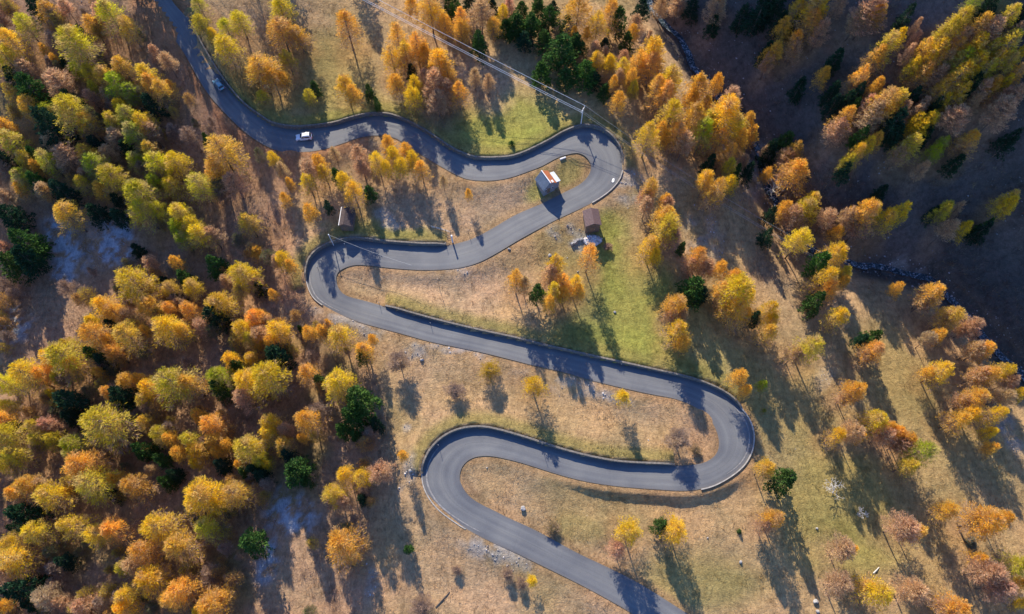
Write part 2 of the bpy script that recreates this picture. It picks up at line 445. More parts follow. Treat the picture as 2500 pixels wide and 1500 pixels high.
def mat_road():
    m, nt, out = new_mat("worn_asphalt")
    g = N(nt, "ShaderNodeNewGeometry").outputs["Position"]
    uv = N(nt, "ShaderNodeUVMap"); uv.uv_map = "UVMap"
    sp = N(nt, "ShaderNodeSeparateXYZ"); nt.links.new(uv.outputs[0], sp.inputs[0])
    st = N(nt, "ShaderNodeMapping"); st.inputs["Scale"].default_value = (9, .05, 1); nt.links.new(uv.outputs[0], st.inputs[0])
    tracks = ramp(nt, sp.outputs[0], [(0, (1.05, .92, .80)), (.05, (.90, .88, .88)), (.14, (.92, .92, .94)), (.24, (1.10, 1.10, 1.08)), (.36, (.93, .93, .95)), (.49, (1.10, 1.09, 1.06)), (.505, (.86, .86, .88)), (.52, (1.08, 1.08, 1.06)), (.64, (.93, .93, .95)), (.76, (1.10, 1.10, 1.08)), (.88, (.92, .92, .94)), (.96, (.90, .88, .88)), (1, (1.06, .94, .82))])
    streak = ramp(nt, noise(nt, 1.0, 4, .6, st.outputs[0]), [(.3, (.88, .88, .9)), (.7, (1.12, 1.11, 1.09))])
    patch = ramp(nt, noise(nt, .12, 3, .5, g), [(.38, (.86, .87, .9)), (.62, (1.12, 1.11, 1.08))])
    grit = ramp(nt, noise(nt, 5.0, 4, .7, g), [(.3, (.88, .88, .88)), (.7, (1.12, 1.12, 1.12))])
    vo = N(nt, "ShaderNodeTexVoronoi"); vo.feature = 'DISTANCE_TO_EDGE'; vo.inputs["Scale"].default_value = .11
    ds = N(nt, "ShaderNodeMapping"); nt.links.new(g, ds.inputs[0])
    nt.links.new(ds.outputs[0], vo.inputs["Vector"])
    crack = ramp(nt, vo.outputs["Distance"], [(.0, (.93, .93, .94)), (.004, (.93, .93, .94)), (.010, (1, 1, 1))])
    col = mul(nt, mul(nt, mul(nt, mul(nt, mul(nt, (.122, .128, .136), tracks), streak), patch), grit), crack)
    principled(nt, out, col, .82, noise(nt, 30, 3, .6, g), .25, .02, 0, .35)
    return m
M = {}
M['ground'] = mat_ground()
M['grass'] = mat_vcol("dry_and_green_grass_blades", trans=.3)
M['brush'] = mat_vcol("bare_brush_twigs")
M['stone'] = mat_vcol("pale_loose_stones")
M['road'] = mat_road()
M['larch'] = mat_leaf("larch_needles", .54, .018, .6)
M['pine'] = mat_leaf("pine_needles", .18, .018)
M['bark'] = mat_mottled("grey_brown_bark", (.085, .062, .05), (.17, .125, .10), 6)
M['twig'] = mat_mottled("thin_branch_bark", (.26, .17, .115), (.38, .255, .175), 4)
M['paletwig'] = mat_mottled("bleached_dead_wood", (.42, .40, .36), (.62, .60, .55), 4)
M['wall'] = mat_mottled("mortared_stone_wall", (.08, .072, .062), (.235, .21, .18), 2.4, .9, .8)
M['parapet'] = mat_mottled("pale_concrete_parapet", (.24, .225, .205), (.42, .395, .36), 1.5, .85, .4)
M['white'] = mat_mottled("white_weathered_paint", (.66, .67, .68), (.8, .8, .8), 5, .6, .1)
M['concrete'] = mat_mottled("pale_concrete", (.50, .50, .48), (.68, .68, .66), 4, .8, .2)
M['wood'] = mat_mottled("weathered_timber", (.10, .07, .05), (.20, .15, .11), 5, .85, .4)
M['steel'] = mat_mottled("galvanised_steel", (.45, .46, .47), (.62, .62, .62), 6, .45, .1, .6)
# ------------------------------------------------------------------ what the ground is covered with (own colours of soil, turf, gravel, frost)
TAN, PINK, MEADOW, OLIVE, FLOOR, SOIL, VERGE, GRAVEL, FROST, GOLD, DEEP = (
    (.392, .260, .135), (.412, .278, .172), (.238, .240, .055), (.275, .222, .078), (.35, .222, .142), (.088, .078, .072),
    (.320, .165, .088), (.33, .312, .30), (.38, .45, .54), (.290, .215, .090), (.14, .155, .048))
BLOBS = [  # px, py, rx, ry, tilt, colour, strength
    (1000, 560, 260, 90, -12, PINK, .6), (1090, 690, 260, 50, 8, PINK, .8), (1230, 480, 110, 60, -20, PINK, .8), (1300, 980, 260, 90, 8, TAN, .8),
    (1215, 300, 150, 80, 0, MEADOW, .9), (1290, 330, 110, 45, -15, MEADOW, .8), (1180, 200, 70, 70, 0, PINK, .8), (840, 200, 110, 130, 10, GOLD, .9),
    (880, 255, 150, 50, 5, OLIVE, .7), (830, 290, 130, 20, -8, MEADOW, .8), (790, 180, 90, 90, 0, OLIVE, .5), (660, 250, 60, 60, 0, DEEP, .8), (600, 210, 60, 70, 40, DEEP, .8),
    (1560, 740, 110, 130, 0, MEADOW, .9), (1500, 640, 40, 90, -12, MEADOW, .9), (1530, 850, 170, 45, 14, MEADOW, .9), (1580, 600, 55, 110, 10, GOLD, .6), (1490, 560, 40, 50, 0, MEADOW, .9),
    (1560, 500, 60, 50, -10, GOLD, .8), (1390, 610, 80, 55, -10, GOLD, .7), (1330, 560, 60, 20, -25, OLIVE, .7), (1400, 680, 90, 50, 0, OLIVE, .6),
    (1400, 420, 45, 45, 0, OLIVE, .9), (1430, 405, 22, 34, 0, VERGE, .35), (1310, 450, 25, 40, 15, MEADOW, .7),
    (930, 570, 140, 22, 5, MEADOW, .7), (880, 540, 60, 40, 0, OLIVE, .6), (1030, 500, 60, 60, 0, FLOOR, .5),
    (1440, 660, 40, 120, 20, OLIVE, .4), (1440, 790, 60, 80, 25, DEEP, .6), (1720, 800, 70, 120, 20, MEADOW, .45), (1800, 930, 90, 100, 30, MEADOW, .45),
    (1900, 1000, 120, 110, 20, OLIVE, .55), (2060, 1240, 160, 150, 20, OLIVE, .9), (2090, 1360, 110, 100, 0, MEADOW, .45), (2180, 900, 90, 160, -25, GOLD, .8), (2260, 1150, 70, 150, -25, TAN, .7),
    (1950, 780, 60, 100, -25, PINK, .7), (2040, 650, 60, 40, 40, PINK, .7), (1480, 1250, 190, 60, 12, GOLD, .5), (1700, 1290, 160, 80, 0, TAN, .6), (1700, 1430, 170, 80, 0, OLIVE, .7),
    (1420, 1300, 60, 30, 25, OLIVE, .5), (1560, 1010, 60, 30, 10, PINK, .5), (1720, 1060, 40, 50, 0, VERGE, .35),
    (1050, 1230, 90, 130, 20, PINK, .6), (1150, 1450, 200, 70, 20, PINK, .6), (1000, 900, 90, 70, 0, PINK, .6), (690, 640, 45, 130, -10, VERGE, .45), (700, 780, 90, 30, 20, PINK, .6),
    (560, 330, 30, 60, -50, VERGE, .6), (640, 430, 80, 60, 0, FLOOR, .6), (960, 1440, 80, 60, 0, FLOOR, .5), (480, 250, 30, 90, -32, FLOOR, .8), (340, 30, 50, 50, 0, PINK, .5),
    (2150, 1200, 300, 330, 0, OLIVE, .40), (1950, 900, 130, 200, -20, GOLD, .4), (2430, 40, 70, 50, 0, OLIVE, .8), (1900, 650, 50, 60, 35, SOIL, .5),
    (130, 700, 80, 120, 10, PINK, .3), (30, 880, 40, 60, 0, PINK, .3), (720, 1400, 70, 90, 0, PINK, .6), (900, 1010, 40, 90, 0, FLOOR, .8),
    # gravel and fallen stone
    (1190, 1350, 70, 34, 30, GRAVEL, .75), (860, 792, 90, 17, 22, GRAVEL, .7), (1035, 873, 26, 22, 0, GRAVEL, .6), (1120, 862, 70, 12, 12, GRAVEL, .6), (1390, 935, 110, 17, 14, GRAVEL, .42),
    (1130, 655, 80, 12, -14, GRAVEL, .4), (1545, 450, 40, 42, -35, GRAVEL, .75), (1005, 1160, 12, 45, 10, GRAVEL, .6), (1000, 1060, 12, 16, 0, GRAVEL, .6), (1420, 590, 45, 25, 0, GRAVEL, .6),
    (1375, 565, 40, 18, 20, GRAVEL, .5), (1730, 560, 45, 70, 15, GRAVEL, .4), (1840, 420, 40, 55, 10, GRAVEL, .7), (2460, 1060, 30, 60, -30, GRAVEL, .6), (950, 535, 25, 22, 0, GRAVEL, .6),
    (1480, 955, 70, 9, 12, GRAVEL, .7), (2040, 950, 30, 70, -30, GRAVEL, .25), (1265, 1370, 45, 30, 30, GRAVEL, .5), (2210, 645, 60, 30, 15, GRAVEL, .4), (900, 1400, 20, 45, 10, GRAVEL, .5),
    # hoar frost that has not melted in the shade
    (150, 600, 48, 70, -35, FROST, .9), (272, 592, 62, 46, 0, FROST, .9), (165, 650, 28, 40, 0, FROST, .8), (25, 790, 42, 45, 0, FROST, .95), (705, 1250, 62, 42, 0, FROST, .8), (650, 1370, 26, 60, 10, FROST, .8),
]
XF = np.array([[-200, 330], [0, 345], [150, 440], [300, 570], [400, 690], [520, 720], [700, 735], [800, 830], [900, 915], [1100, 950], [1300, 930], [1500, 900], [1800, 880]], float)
def lerp_c(C, c, w): return C * (1 - w[:, None]) + np.array(c) * w[:, None]
def ground_colour(x, y, z, rd, rs, rw, full=False):
    px, py, zc = project(x, y, z)
    wx = (fbm(x + 11, y + 3, 9.) - .5) * 70; wy = (fbm(x + 91, y + 43, 9.) - .5) * 70
    qx_, qy_ = px + wx, py + wy
    C = np.tile(np.array(TAN), (len(x), 1))
    C = lerp_c(C, PINK, smooth(.35, .7, fbm(x, y, 26.)) * .6)
    C = lerp_c(C, OLIVE, smooth(.52, .75, fbm(x + 200, y, 19.)) * .35)
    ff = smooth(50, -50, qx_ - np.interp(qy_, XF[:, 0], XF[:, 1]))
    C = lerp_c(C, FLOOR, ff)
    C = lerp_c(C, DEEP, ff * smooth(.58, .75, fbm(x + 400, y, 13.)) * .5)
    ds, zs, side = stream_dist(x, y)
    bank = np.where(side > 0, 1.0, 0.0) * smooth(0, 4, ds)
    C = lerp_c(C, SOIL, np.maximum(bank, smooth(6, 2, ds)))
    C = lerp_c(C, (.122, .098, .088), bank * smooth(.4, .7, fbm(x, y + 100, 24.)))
    grav = np.zeros(len(x)); frost = np.zeros(len(x))
    for bx_, by_, a, b, t, c, s in BLOBS:
        t = math.radians(t); dx, dy = qx_ - bx_, qy_ - by_
        d = np.hypot((dx * math.cos(t) + dy * math.sin(t)) / a, (-dx * math.sin(t) + dy * math.cos(t)) / b)
        w = s * smooth(1.45, .55, d)
        if c is GRAVEL: grav = np.maximum(grav, w)
        elif c is FROST: frost = np.maximum(frost, w)
        else: C = lerp_c(C, c, w)
    if True:
        g = (rw > .05)
        C = lerp_c(C, (.20, .175, .055), np.where(g, smooth(.5, .9, rd) * smooth(5.0, 2.2, rd), 0) * .75)
        C = lerp_c(C, (.26, .165, .092), np.where(~g, smooth(2.4, .6, rd), 0) * .7)
        C = lerp_c(C, (.30, .145, .075), np.where(~g & (py < 420) & (px < 900), smooth(5.5, 1.0, rd), 0) * .8)
    C = lerp_c(C, GRAVEL, grav * smooth(.30, .62, fbm(x, y + 60, 2.6)))
    C = lerp_c(C, FROST, frost * smooth(.42, .60, fbm(x + 60, y, 1.4)))
    if full: return C, ff, grav, frost, bank, px, py
    return C
shp = XX.shape
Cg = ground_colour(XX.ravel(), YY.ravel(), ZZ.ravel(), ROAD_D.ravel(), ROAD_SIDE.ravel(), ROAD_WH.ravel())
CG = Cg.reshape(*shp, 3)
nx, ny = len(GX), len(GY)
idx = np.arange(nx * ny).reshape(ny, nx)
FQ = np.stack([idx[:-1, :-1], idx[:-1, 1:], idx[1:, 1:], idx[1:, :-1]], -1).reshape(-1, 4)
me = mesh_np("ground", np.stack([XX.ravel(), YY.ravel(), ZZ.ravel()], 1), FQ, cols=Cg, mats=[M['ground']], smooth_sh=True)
tag(obj("ground", me), "dry grassy mountainside with green meadow patches and a shaded ravine", kind="structure")

# ------------------------------------------------------------------ road
NA = 9
tt = np.linspace(0, 1, NA)
VR = []; UVR = []
for i in range(NR):
    for k, t in enumerate(tt):
        VR.append((RX[i] * (1 - t) + LX[i] * t, RY[i] * (1 - t) + LY[i] * t, rz[i] + .03 * (1 - (2 * t - 1) ** 2))); UVR.append((t, arc[i]))
ir = np.arange(NR * NA).reshape(NR, NA)
FR = np.stack([ir[:-1, :-1], ir[1:, :-1], ir[1:, 1:], ir[:-1, 1:]], -1).reshape(-1, 4)[:, ::-1]
me = mesh_np("road", np.array(VR), FR, mats=[M['road']], smooth_sh=True, uv=np.array(UVR))
tag(obj("road", me), "narrow grey asphalt road winding downhill in hairpin bends", kind="structure")
def edge_pts(side, i, j, off):
    ex, ey = (LX, LY) if side == 'L' else (RX, RY)
    k = np.arange(i, j + 1)
    dx, dy = ex[k] - MX[k], ey[k] - MY[k]; l = np.hypot(dx, dy)
    return ex[k] + dx / l * off, ey[k] + dy / l * off, rz[k]
def ribbon(name, side, i, j, o0, o1, zlo, zhi, mat, parent=None, jag=0.0):
    """a solid of rectangular section that follows the edge of the road"""
    ax, ay, az = edge_pts(side, i, j, o0); bx_, by_, _ = edge_pts(side, i, j, o1)
    n = len(ax); zl = np.broadcast_to(zlo, n); zh = np.broadcast_to(zhi, n) + jag * (np.random.default_rng(i).random(n) - .5)
    V = np.concatenate([np.stack([ax, ay, az + zl], 1), np.stack([bx_, by_, az + zl], 1), np.stack([bx_, by_, az + zh], 1), np.stack([ax, ay, az + zh], 1)])
    q = [(a * n + k, a * n + k + 1, b * n + k + 1, b * n + k) for k in range(n - 1) for a, b in ((0, 1), (1, 2), (2, 3), (3, 0))]
    q += [(0, n, 2 * n, 3 * n), (n - 1, 4 * n - 1, 3 * n - 1, 2 * n - 1)]
    return obj(name, mesh_np(name, V, np.array(q), mats=[mat]), parent)
WALL_LABELS = ["long grey stone retaining wall above the upper road, past the white car to the top bend",
               "grey stone retaining wall hugging the outside of the bend below the dark shed",
               "straight grey retaining wall below the bright green meadow, up to the big eastern bend",
               "curved grey retaining wall above the lowest bend, below the brown grass"]
for (s_, a, b, h), lab in zip(WALLS, WALL_LABELS):
    i, j = sorted((road_index(*a), road_index(*b)))
    e = empty("retaining_wall", (float(MX[i]), float(MY[i]), float(rz[i])))
    tag(e, lab, "wall", "stone retaining walls along the road")
    hh = wall_h[s_][i:j + 1]
    for nm, o0, o1, zl, zh, mt, jg in (("masonry", -.02, .40, -.6, hh - .12, M['wall'], 0), ("coping", -.06, .36, hh - .12, hh, M['wall'], .09)):
        w = ribbon(nm, s_, i, j, o0, o1, zl, zh, mt, None, jg)
        w.parent = e; w.matrix_parent_inverse = e.matrix_world.inverted(); w.location = (0, 0, 0)
        w.matrix_parent_inverse.identity(); w.location = tuple(-v for v in e.location)
KERBS = [('L', (1481, 418), (1425, 477), "pale concrete parapet outside the top bend, beside fallen stones"),
         ('R', (786, 676), (819, 735), "short pale parapet outside the bend above the heap of roadside stones"),
         ('L', (1767, 1007), (1700, 1163), "long white parapet curving outside the eastern bend"),
         ('R', (1077, 1160), (1168, 1268), "low pale kerb outside the lowest bend")]
for s_, a, b, lab in KERBS:
    i, j = sorted((road_index(*a), road_index(*b)))
    w = ribbon("parapet", s_, i, j, -.02, .23, -.6, (.36 if 'kerb' not in lab else .14), M['parapet'], None, .04)
    tag(w, lab, "parapet", "pale parapets outside the bends")

M['dust'] = mat_mottled("pale_dust_on_asphalt", (.13, .13, .13), (.30, .29, .28), 1.6, .9, .1)
def dust_line(side, a, b, inset, w):
    i, j = sorted((road_index(*a), road_index(*b))); n = j - i + 1
    f = np.sin(np.linspace(0, np.pi, n)) ** .5 * w * (.5 + fbm(MX[i:j + 1], MY[i:j + 1], 6.)); V = []
    for o_ in (0, 1):
        x_, y_, z_ = edge_pts(side, i, j, 0)
        dx, dy = x_ - MX[i:j + 1], y_ - MY[i:j + 1]; l = np.hypot(dx, dy); k_ = -inset - f * (o_ - .5)
        V.append(np.stack([x_ + dx / l * k_, y_ + dy / l * k_, z_ + .034 + .012 * np.ones(n)], 1))
    V = np.concatenate(V); q_ = np.array([(k, k + 1, n + k + 1, n + k) for k in range(n - 1)])
    ob = obj("road_marking", mesh_np("road_marking", V, q_, mats=[M['dust']])); tag(ob, "pale line of dust near the outer edge of a bend", kind="structure")
dust_line('L', (1740, 975), (1760, 1155), .95, .34)
dust_line('R', (1095, 1105), (1190, 1285), 1.0, .40)
dust_line('R', (798, 665), (850, 750), .8, .35)

# ------------------------------------------------------------------ stream in the ravine
sw = 1.1 + .6 * np.random.default_rng(3).random(len(STR))
tx_, ty_ = np.gradient(STR[:, 0]), np.gradient(STR[:, 1]); tl = np.hypot(tx_, ty_)
wob = (fbm(STR[:, 0], STR[:, 1], 9.) - .5) * 3
ccx, ccy = STR[:, 0] - ty_ / tl * wob, STR[:, 1] + tx_ / tl * wob
zc_ = ground(ccx, ccy) + .28
VS = []
for k in (-1, 0, 1):
    VS.append(np.stack([ccx - ty_ / tl * k * sw, ccy + tx_ / tl * k * sw, zc_], 1))
VS = np.stack(VS, 1).reshape(-1, 3); q = np.arange(len(STR) * 3).reshape(-1, 3)
FS = np.stack([q[:-1, :-1], q[:-1, 1:], q[1:, 1:], q[1:, :-1]], -1).reshape(-1, 4)
m, nt, out = new_mat("stream_water")
g = N(nt, "ShaderNodeNewGeometry").outputs["Position"]
foam = ramp(nt, noise(nt, 1.6, 5, .7, g, 1.0), [(.50, (.02, .035, .045)), (.66, (.35, .40, .44))])
principled(nt, out, foam, .2, noise(nt, 2.5, 4, .6, g), .5, .1, 0, .5)
tag(obj("stream", mesh_np("stream", VS, FS, mats=[m], smooth_sh=True)), "narrow dark mountain stream at the foot of the shaded bank", kind="structure")

# ------------------------------------------------------------------ stuff: grass, brush, stones
def scatter(n, seed, pad=60):
    r = np.random.default_rng(seed)
    px = r.uniform(-pad, 2500 + pad, n); py = r.uniform(-pad, 1500 + pad, n)
    z = np.zeros(n)
    for k in range(26):
        x, y = unproject(px, py, z); z = .5 * z + .5 * ground(x, y)
    x, y = unproject(px, py, z); z = ground(x, y)
    rd = bil(ROAD_D, x, y); rw = bil(ROAD_WH, x, y)
    keep = (np.abs(x) < 170) & (y > -26) & (y < 204) & (rd > np.where(rw > .05, .55, .12))
    x, y, z, rd, rw = [v[keep] for v in (x, y, z, rd, rw)]
    return r, x, y, z, rd, rw
def blades(r, x, y, z, C, hgt, wid, lean, per, spread):
    n = len(x) * per
    X = np.repeat(x, per) + r.normal(0, spread, n); Y = np.repeat(y, per) + r.normal(0, spread, n); Z = np.repeat(z, per) - .04
    H = np.repeat(hgt, per) * r.uniform(.55, 1.25, n); W = wid * r.uniform(.6, 1.4, n)
    a = r.uniform(0, 2 * np.pi, n); b = r.uniform(0, 2 * np.pi, n); l = H * r.uniform(.2, 1, n) * lean
    B1 = np.stack([X - np.cos(a) * W, Y - np.sin(a) * W, Z], 1); B2 = np.stack([X + np.cos(a) * W, Y + np.sin(a) * W, Z], 1)
    T = np.stack([X + np.cos(b) * l, Y + np.sin(b) * l - l * .3, Z + H], 1)
    V = np.stack([B1, B2, T], 1).reshape(-1, 3)
    cc = np.repeat(np.repeat(C, per, 0) * r.uniform(.6, 1.45, (n, 1)), 3, 0)
    return V, np.arange(n * 3).reshape(-1, 3), cc
r, x, y, z, rd, rw = scatter(72000, 5)
Cc, ff, grav, frost, bank, px, py = ground_colour(x, y, z, rd, rd > 0, rw, True)
Cc = np.where((frost > .3)[:, None], np.array([[.44, .52, .62]]) * r.uniform(.25, 1.25, (len(x), 1)), Cc)
k = r.random(len(x)) < (1 - .55 * grav) * (1 - .75 * bank) * (.35 + .65 * smooth(.3, .6, fbm(x, y, 3.2)))
V, Fc, cc = blades(r, x[k], y[k], z[k], Cc[k] * np.array([1.08, 1.05, 1.0]), .14 + .30 * smooth(.35, .7, fbm(x[k] + 9, y[k], 4.)), .055, .9, 3, .22)
tag(obj("grass", mesh_np("grass", V, Fc, cols=cc, mats=[M['grass']])), "dry and green grass tufts over the hillside", kind="stuff")
r, x, y, z, rd, rw = scatter(32000, 6)
Cc, ff, grav, frost, bank, px, py = ground_colour(x, y, z, rd, rd > 0, rw, True)
k = r.random(len(x)) < np.clip(ff * .8 + bank * .85 + .25 * ((px > 900) & (px < 1260) & (py < 330) & (py > 60)) + .22 * ((px > 1600) & (py > 440) & (py < 760)), 0, .9) * smooth(.38, .6, fbm(x + 5, y + 5, 7.)) * (rd > 1.2)
x, y, z, C, fr, bk = x[k], y[k], z[k], Cc[k], frost[k], bank[k]
base = np.where(r.random(len(x))[:, None] < .25, np.array([[.36, .20, .10]]), np.array([[.27, .185, .145]]))
base = base * (1 - fr[:, None]) + np.array([[.42, .48, .56]]) * fr[:, None]
V, Fc, cc = blades(r, x, y, z, base * np.where(bk > .5, .80, 1.0)[:, None] * np.where((bk > .5) & (r.random(len(x)) < .4), 1.0, 0.0)[:, None] * np.array([[.30, .62, .40]]) + base * np.where((bk > .5), .0, 1.0)[:, None] + base * np.where((bk > .5), .55, 0.0)[:, None], .5 + 1.0 * r.random(len(x)), .035, .8, 9, .42)
tag(obj("undergrowth", mesh_np("undergrowth", V, Fc, cols=cc, mats=[M['brush']])), "bare brown brush between the trees", kind="stuff")
def stones(r, x, y, z, size, C):
    o6 = np.array([(1, 0, 0), (-1, 0, 0), (0, 1, 0), (0, -1, 0), (0, 0, 1), (0, 0, -1)], float)
    f8 = np.array([(0, 2, 4), (2, 1, 4), (1, 3, 4), (3, 0, 4), (2, 0, 5), (1, 2, 5), (3, 1, 5), (0, 3, 5)])
    n = len(x); P = o6[None] * (size * r.uniform(.6, 1.3, (3, n))).T[:, None, :] * np.array([1, 1, .7]) + r.normal(0, .12, (n, 6, 3)) * size[:, None, None]
    a = r.uniform(0, 6.28, n); ca, sa = np.cos(a)[:, None], np.sin(a)[:, None]
    X = P[..., 0] * ca - P[..., 1] * sa + x[:, None]; Y = P[..., 0] * sa + P[..., 1] * ca + y[:, None]; Z = P[..., 2] + z[:, None] + (size * .25)[:, None]
    V = np.stack([X, Y, Z], -1).reshape(-1, 3); Fc = (f8[None] + (np.arange(n) * 6)[:, None, None]).reshape(-1, 3)
    return V, Fc, np.repeat(C * r.uniform(.6, 1.3, (n, 1)), 6, 0)
r, x, y, z, rd, rw = scatter(60000, 7)
Cc, ff, grav, frost, bank, px, py = ground_colour(x, y, z, rd, rd > 0, rw, True)
ds, _, _ = stream_dist(x, y)
k = r.random(len(x)) < np.clip(grav * 1.5 * smooth(.35, .6, fbm(x, y + 60, 2.6)) + .35 * smooth(5, 2, ds) + .05 * (bank > .5) * smooth(.5, .7, fbm(x + 31, y, 15.)) * 2 + .002, 0, 1)
x, y, z = x[k], y[k], z[k]
V, Fc, cc = stones(r, x, y, z, .08 + .22 * r.random(len(x)) ** 3, np.tile(np.array([[.36, .335, .32]]), (len(x), 1)))
tag(obj("rubble", mesh_np("rubble", V, Fc, cols=cc, mats=[M['stone']])), "loose pale stones fallen beside the road", kind="stuff")

# ------------------------------------------------------------------ boulders, stone heap
def boulder_mesh(size, seed, sub=2):
    import bmesh
    bm = bmesh.new(); bmesh.ops.create_icosphere(bm, subdivisions=sub, radius=1)
    q = np.random.default_rng(seed); K = q.normal(0, 1, (9, 3)); K /= np.linalg.norm(K, axis=1)[:, None]; c = q.uniform(.55, .9, 9)
    for v in bm.verts:
        p = np.array(v.co); s = 1.0
        for kk, cc_ in zip(K, c):
            d = p @ kk
            if d > cc_: p = p - kk * (d - cc_)
        v.co = p * size * np.array([1.0, .8, .7])
    me_ = bpy.data.meshes.new("boulder"); bm.to_mesh(me_); bm.free(); me_.materials.append(M['boulder']); return me_
M['boulder'] = mat_mottled("grey_lichened_rock", (.17, .165, .16), (.40, .385, .37), 3, .9, .5)
BOULD = [(1277, 1242, 1.0, "solitary grey boulder in the brown grass above the lowest straight"), (1343, 625, .8, "white topped boulder on the golden turf above the yellow tree clump"),
         (1243, 609, .6, "small dark boulder at the road edge between two straights"), (1991, 1468, .9, "large pale boulder in the lower meadow, bigger of a pair"),
         (1996, 1493, .7, "small boulder at the bottom edge below the larger pale one"), (1994, 1291, .45, "little pale stone at the tip of the long pine shadow"),
         (1450, 708, .0, ""), (1501, 763, .5, "dark small rock on the bright green meadow"), (1808, 1373, .6, "small dark rock in the lower meadow away from any tree"), (1001, 1150, .7, "grey boulder topping the stone strip beside the lowest bend"),
         (1030, 880, .7, "grey boulder in the stone patch below the long straight"), (1480, 745, .0, "")]
for i, (px, py, s, lab) in enumerate(BOULD):
    if s <= 0: continue
    b = obj("boulder", boulder_mesh(s * .8, 40 + i)); x_, y_, z_ = place(px, py); b.location = (x_, y_, z_ + s * .3); b.rotation_euler = (0, 0, i * 1.3)
    tag(b, lab, "boulder", "boulders on the slope")
x_, y_, z_ = place(1447, 588)
r = np.random.default_rng(9); n = 300
a = r.uniform(0, 6.28, n); d = np.sqrt(r.random(n)); sx_, sy_ = d * np.cos(a) * 2.3, d * np.sin(a) * 1.4
V, Fc, cc = stones(r, sx_, sy_, .62 * (1 - d ** 2) + .02, .16 + .36 * r.random(n) ** 1.5, np.tile(np.array([[.52, .495, .485]]), (n, 1)))
core = MB(); core.add([(math.cos(t) * 2.2 * q_, math.sin(t) * 1.35 * q_, .55 * (1 - q_ * q_) - .16) for q_ in (1.05, .7, .35) for t in np.linspace(0, 6.28, 13)[:12]], [(i * 12 + k, i * 12 + (k + 1) % 12, (i + 1) * 12 + (k + 1) % 12, (i + 1) * 12 + k) for i in range(2) for k in range(12)] + [tuple(24 + k for k in range(12))])
hp = empty("stone_heap", (x_, y_, z_)); tag(hp, "heap of pale broken stones between the brown barn and a small orange larch", "stone heap")
core.build("core", M['boulder'], hp)
st_ = obj("rubble_layer", mesh_np("rubble_layer", V, Fc, cols=cc, mats=[M['stone']]), hp); st_["kind"] = "stuff"
for px, py, nn, lab in ((1408, 590, 22, "broken line of an old stone wall running west from the pale stone heap"),):
    x_, y_, z_ = place(px, py); mb = MB(); rr = random.Random(4)
    ow = empty("ruined_wall", (x_, y_, z_), .45); tag(ow, lab, "ruined wall")
    V_ = [(-1.8 + i * .3, rr.uniform(-.25, .25), 0) for i in range(13)]
    mb.add([(p[0], p[1] + s * .35, zz_ + (rr.uniform(-.12, .12) if zz_ > 0 else 0)) for p in V_ for s, zz_ in ((-1, -.2), (-.8, .55), (.8, .55), (1, -.2))],
           [(i * 4 + a, i * 4 + (a + 1) % 4, i * 4 + 4 + (a + 1) % 4, i * 4 + 4 + a) for i in range(12) for a in range(4)] + [(3, 2, 1, 0), (48, 49, 50, 51)])
    mb.build("masonry", M['boulder'], ow)

# ------------------------------------------------------------------ buildings
M['rust'] = mat_mottled("rusty_corrugated_sheet", (.26, .075, .03), (.40, .14, .06), 2.0, .7, .3)
M['palesheet'] = mat_mottled("pale_metal_sheet", (.42, .47, .50), (.60, .65, .68), 1.5, .5, .1)
M['shadeslope'] = mat_mottled("shade_toned_grey_roof", (.11, .14, .17), (.19, .23, .27), 1.5, .6, .2)  # the slope's shade is put into this dark bluish tone
M['brownroof'] = mat_mottled("brown_sheet_roof", (.085, .055, .055), (.14, .092, .09), 2.5, .75, .2)
M['shaderoof'] = mat_mottled('shade_darkened_roof', (.04, .03, .032), (.085, .062, .06), 2.5, .8, .2)  # brown roof darkened to paint in the shade of the trees
M['plaster'] = mat_mottled("grey_rendered_wall", (.17, .175, .18), (.29, .29, .29), 1.2, .9, .3)
M['darkglass'] = mat_mottled("dark_window_glass", (.015, .02, .025), (.03, .035, .04), 1, .08, 0, 0, .6)
M['shutter'] = mat_mottled("faded_timber_door", (.16, .10, .06), (.24, .16, .10), 4)
def corrug(mb, A, B, C_, D_, n, h=.035, th=.06):
    """a corrugated roof slope A-B (eave) up to D-C (ridge)"""
    A, B, C_, D_ = [np.array(p, float) for p in (A, B, C_, D_)]
    nn = np.cross(B - A, D_ - A); nn /= np.linalg.norm(nn)
    if nn[2] < 0: nn = -nn
    P = []
    for i in range(n + 1):
        t = i / n; o_ = nn * (h if i % 2 else 0)
        lo, hi = A + (B - A) * t, D_ + (C_ - D_) * t
        P += [lo + o_, hi + o_, hi + o_ - nn * th, lo + o_ - nn * th]
    q = [(i * 4 + a, i * 4 + (a + 1) % 4, i * 4 + 4 + (a + 1) % 4, i * 4 + 4 + a) for i in range(n) for a in range(4)] + [(0, 1, 2, 3)[::-1], tuple(n * 4 + a for a in range(4))]
    mb.add(P, q)
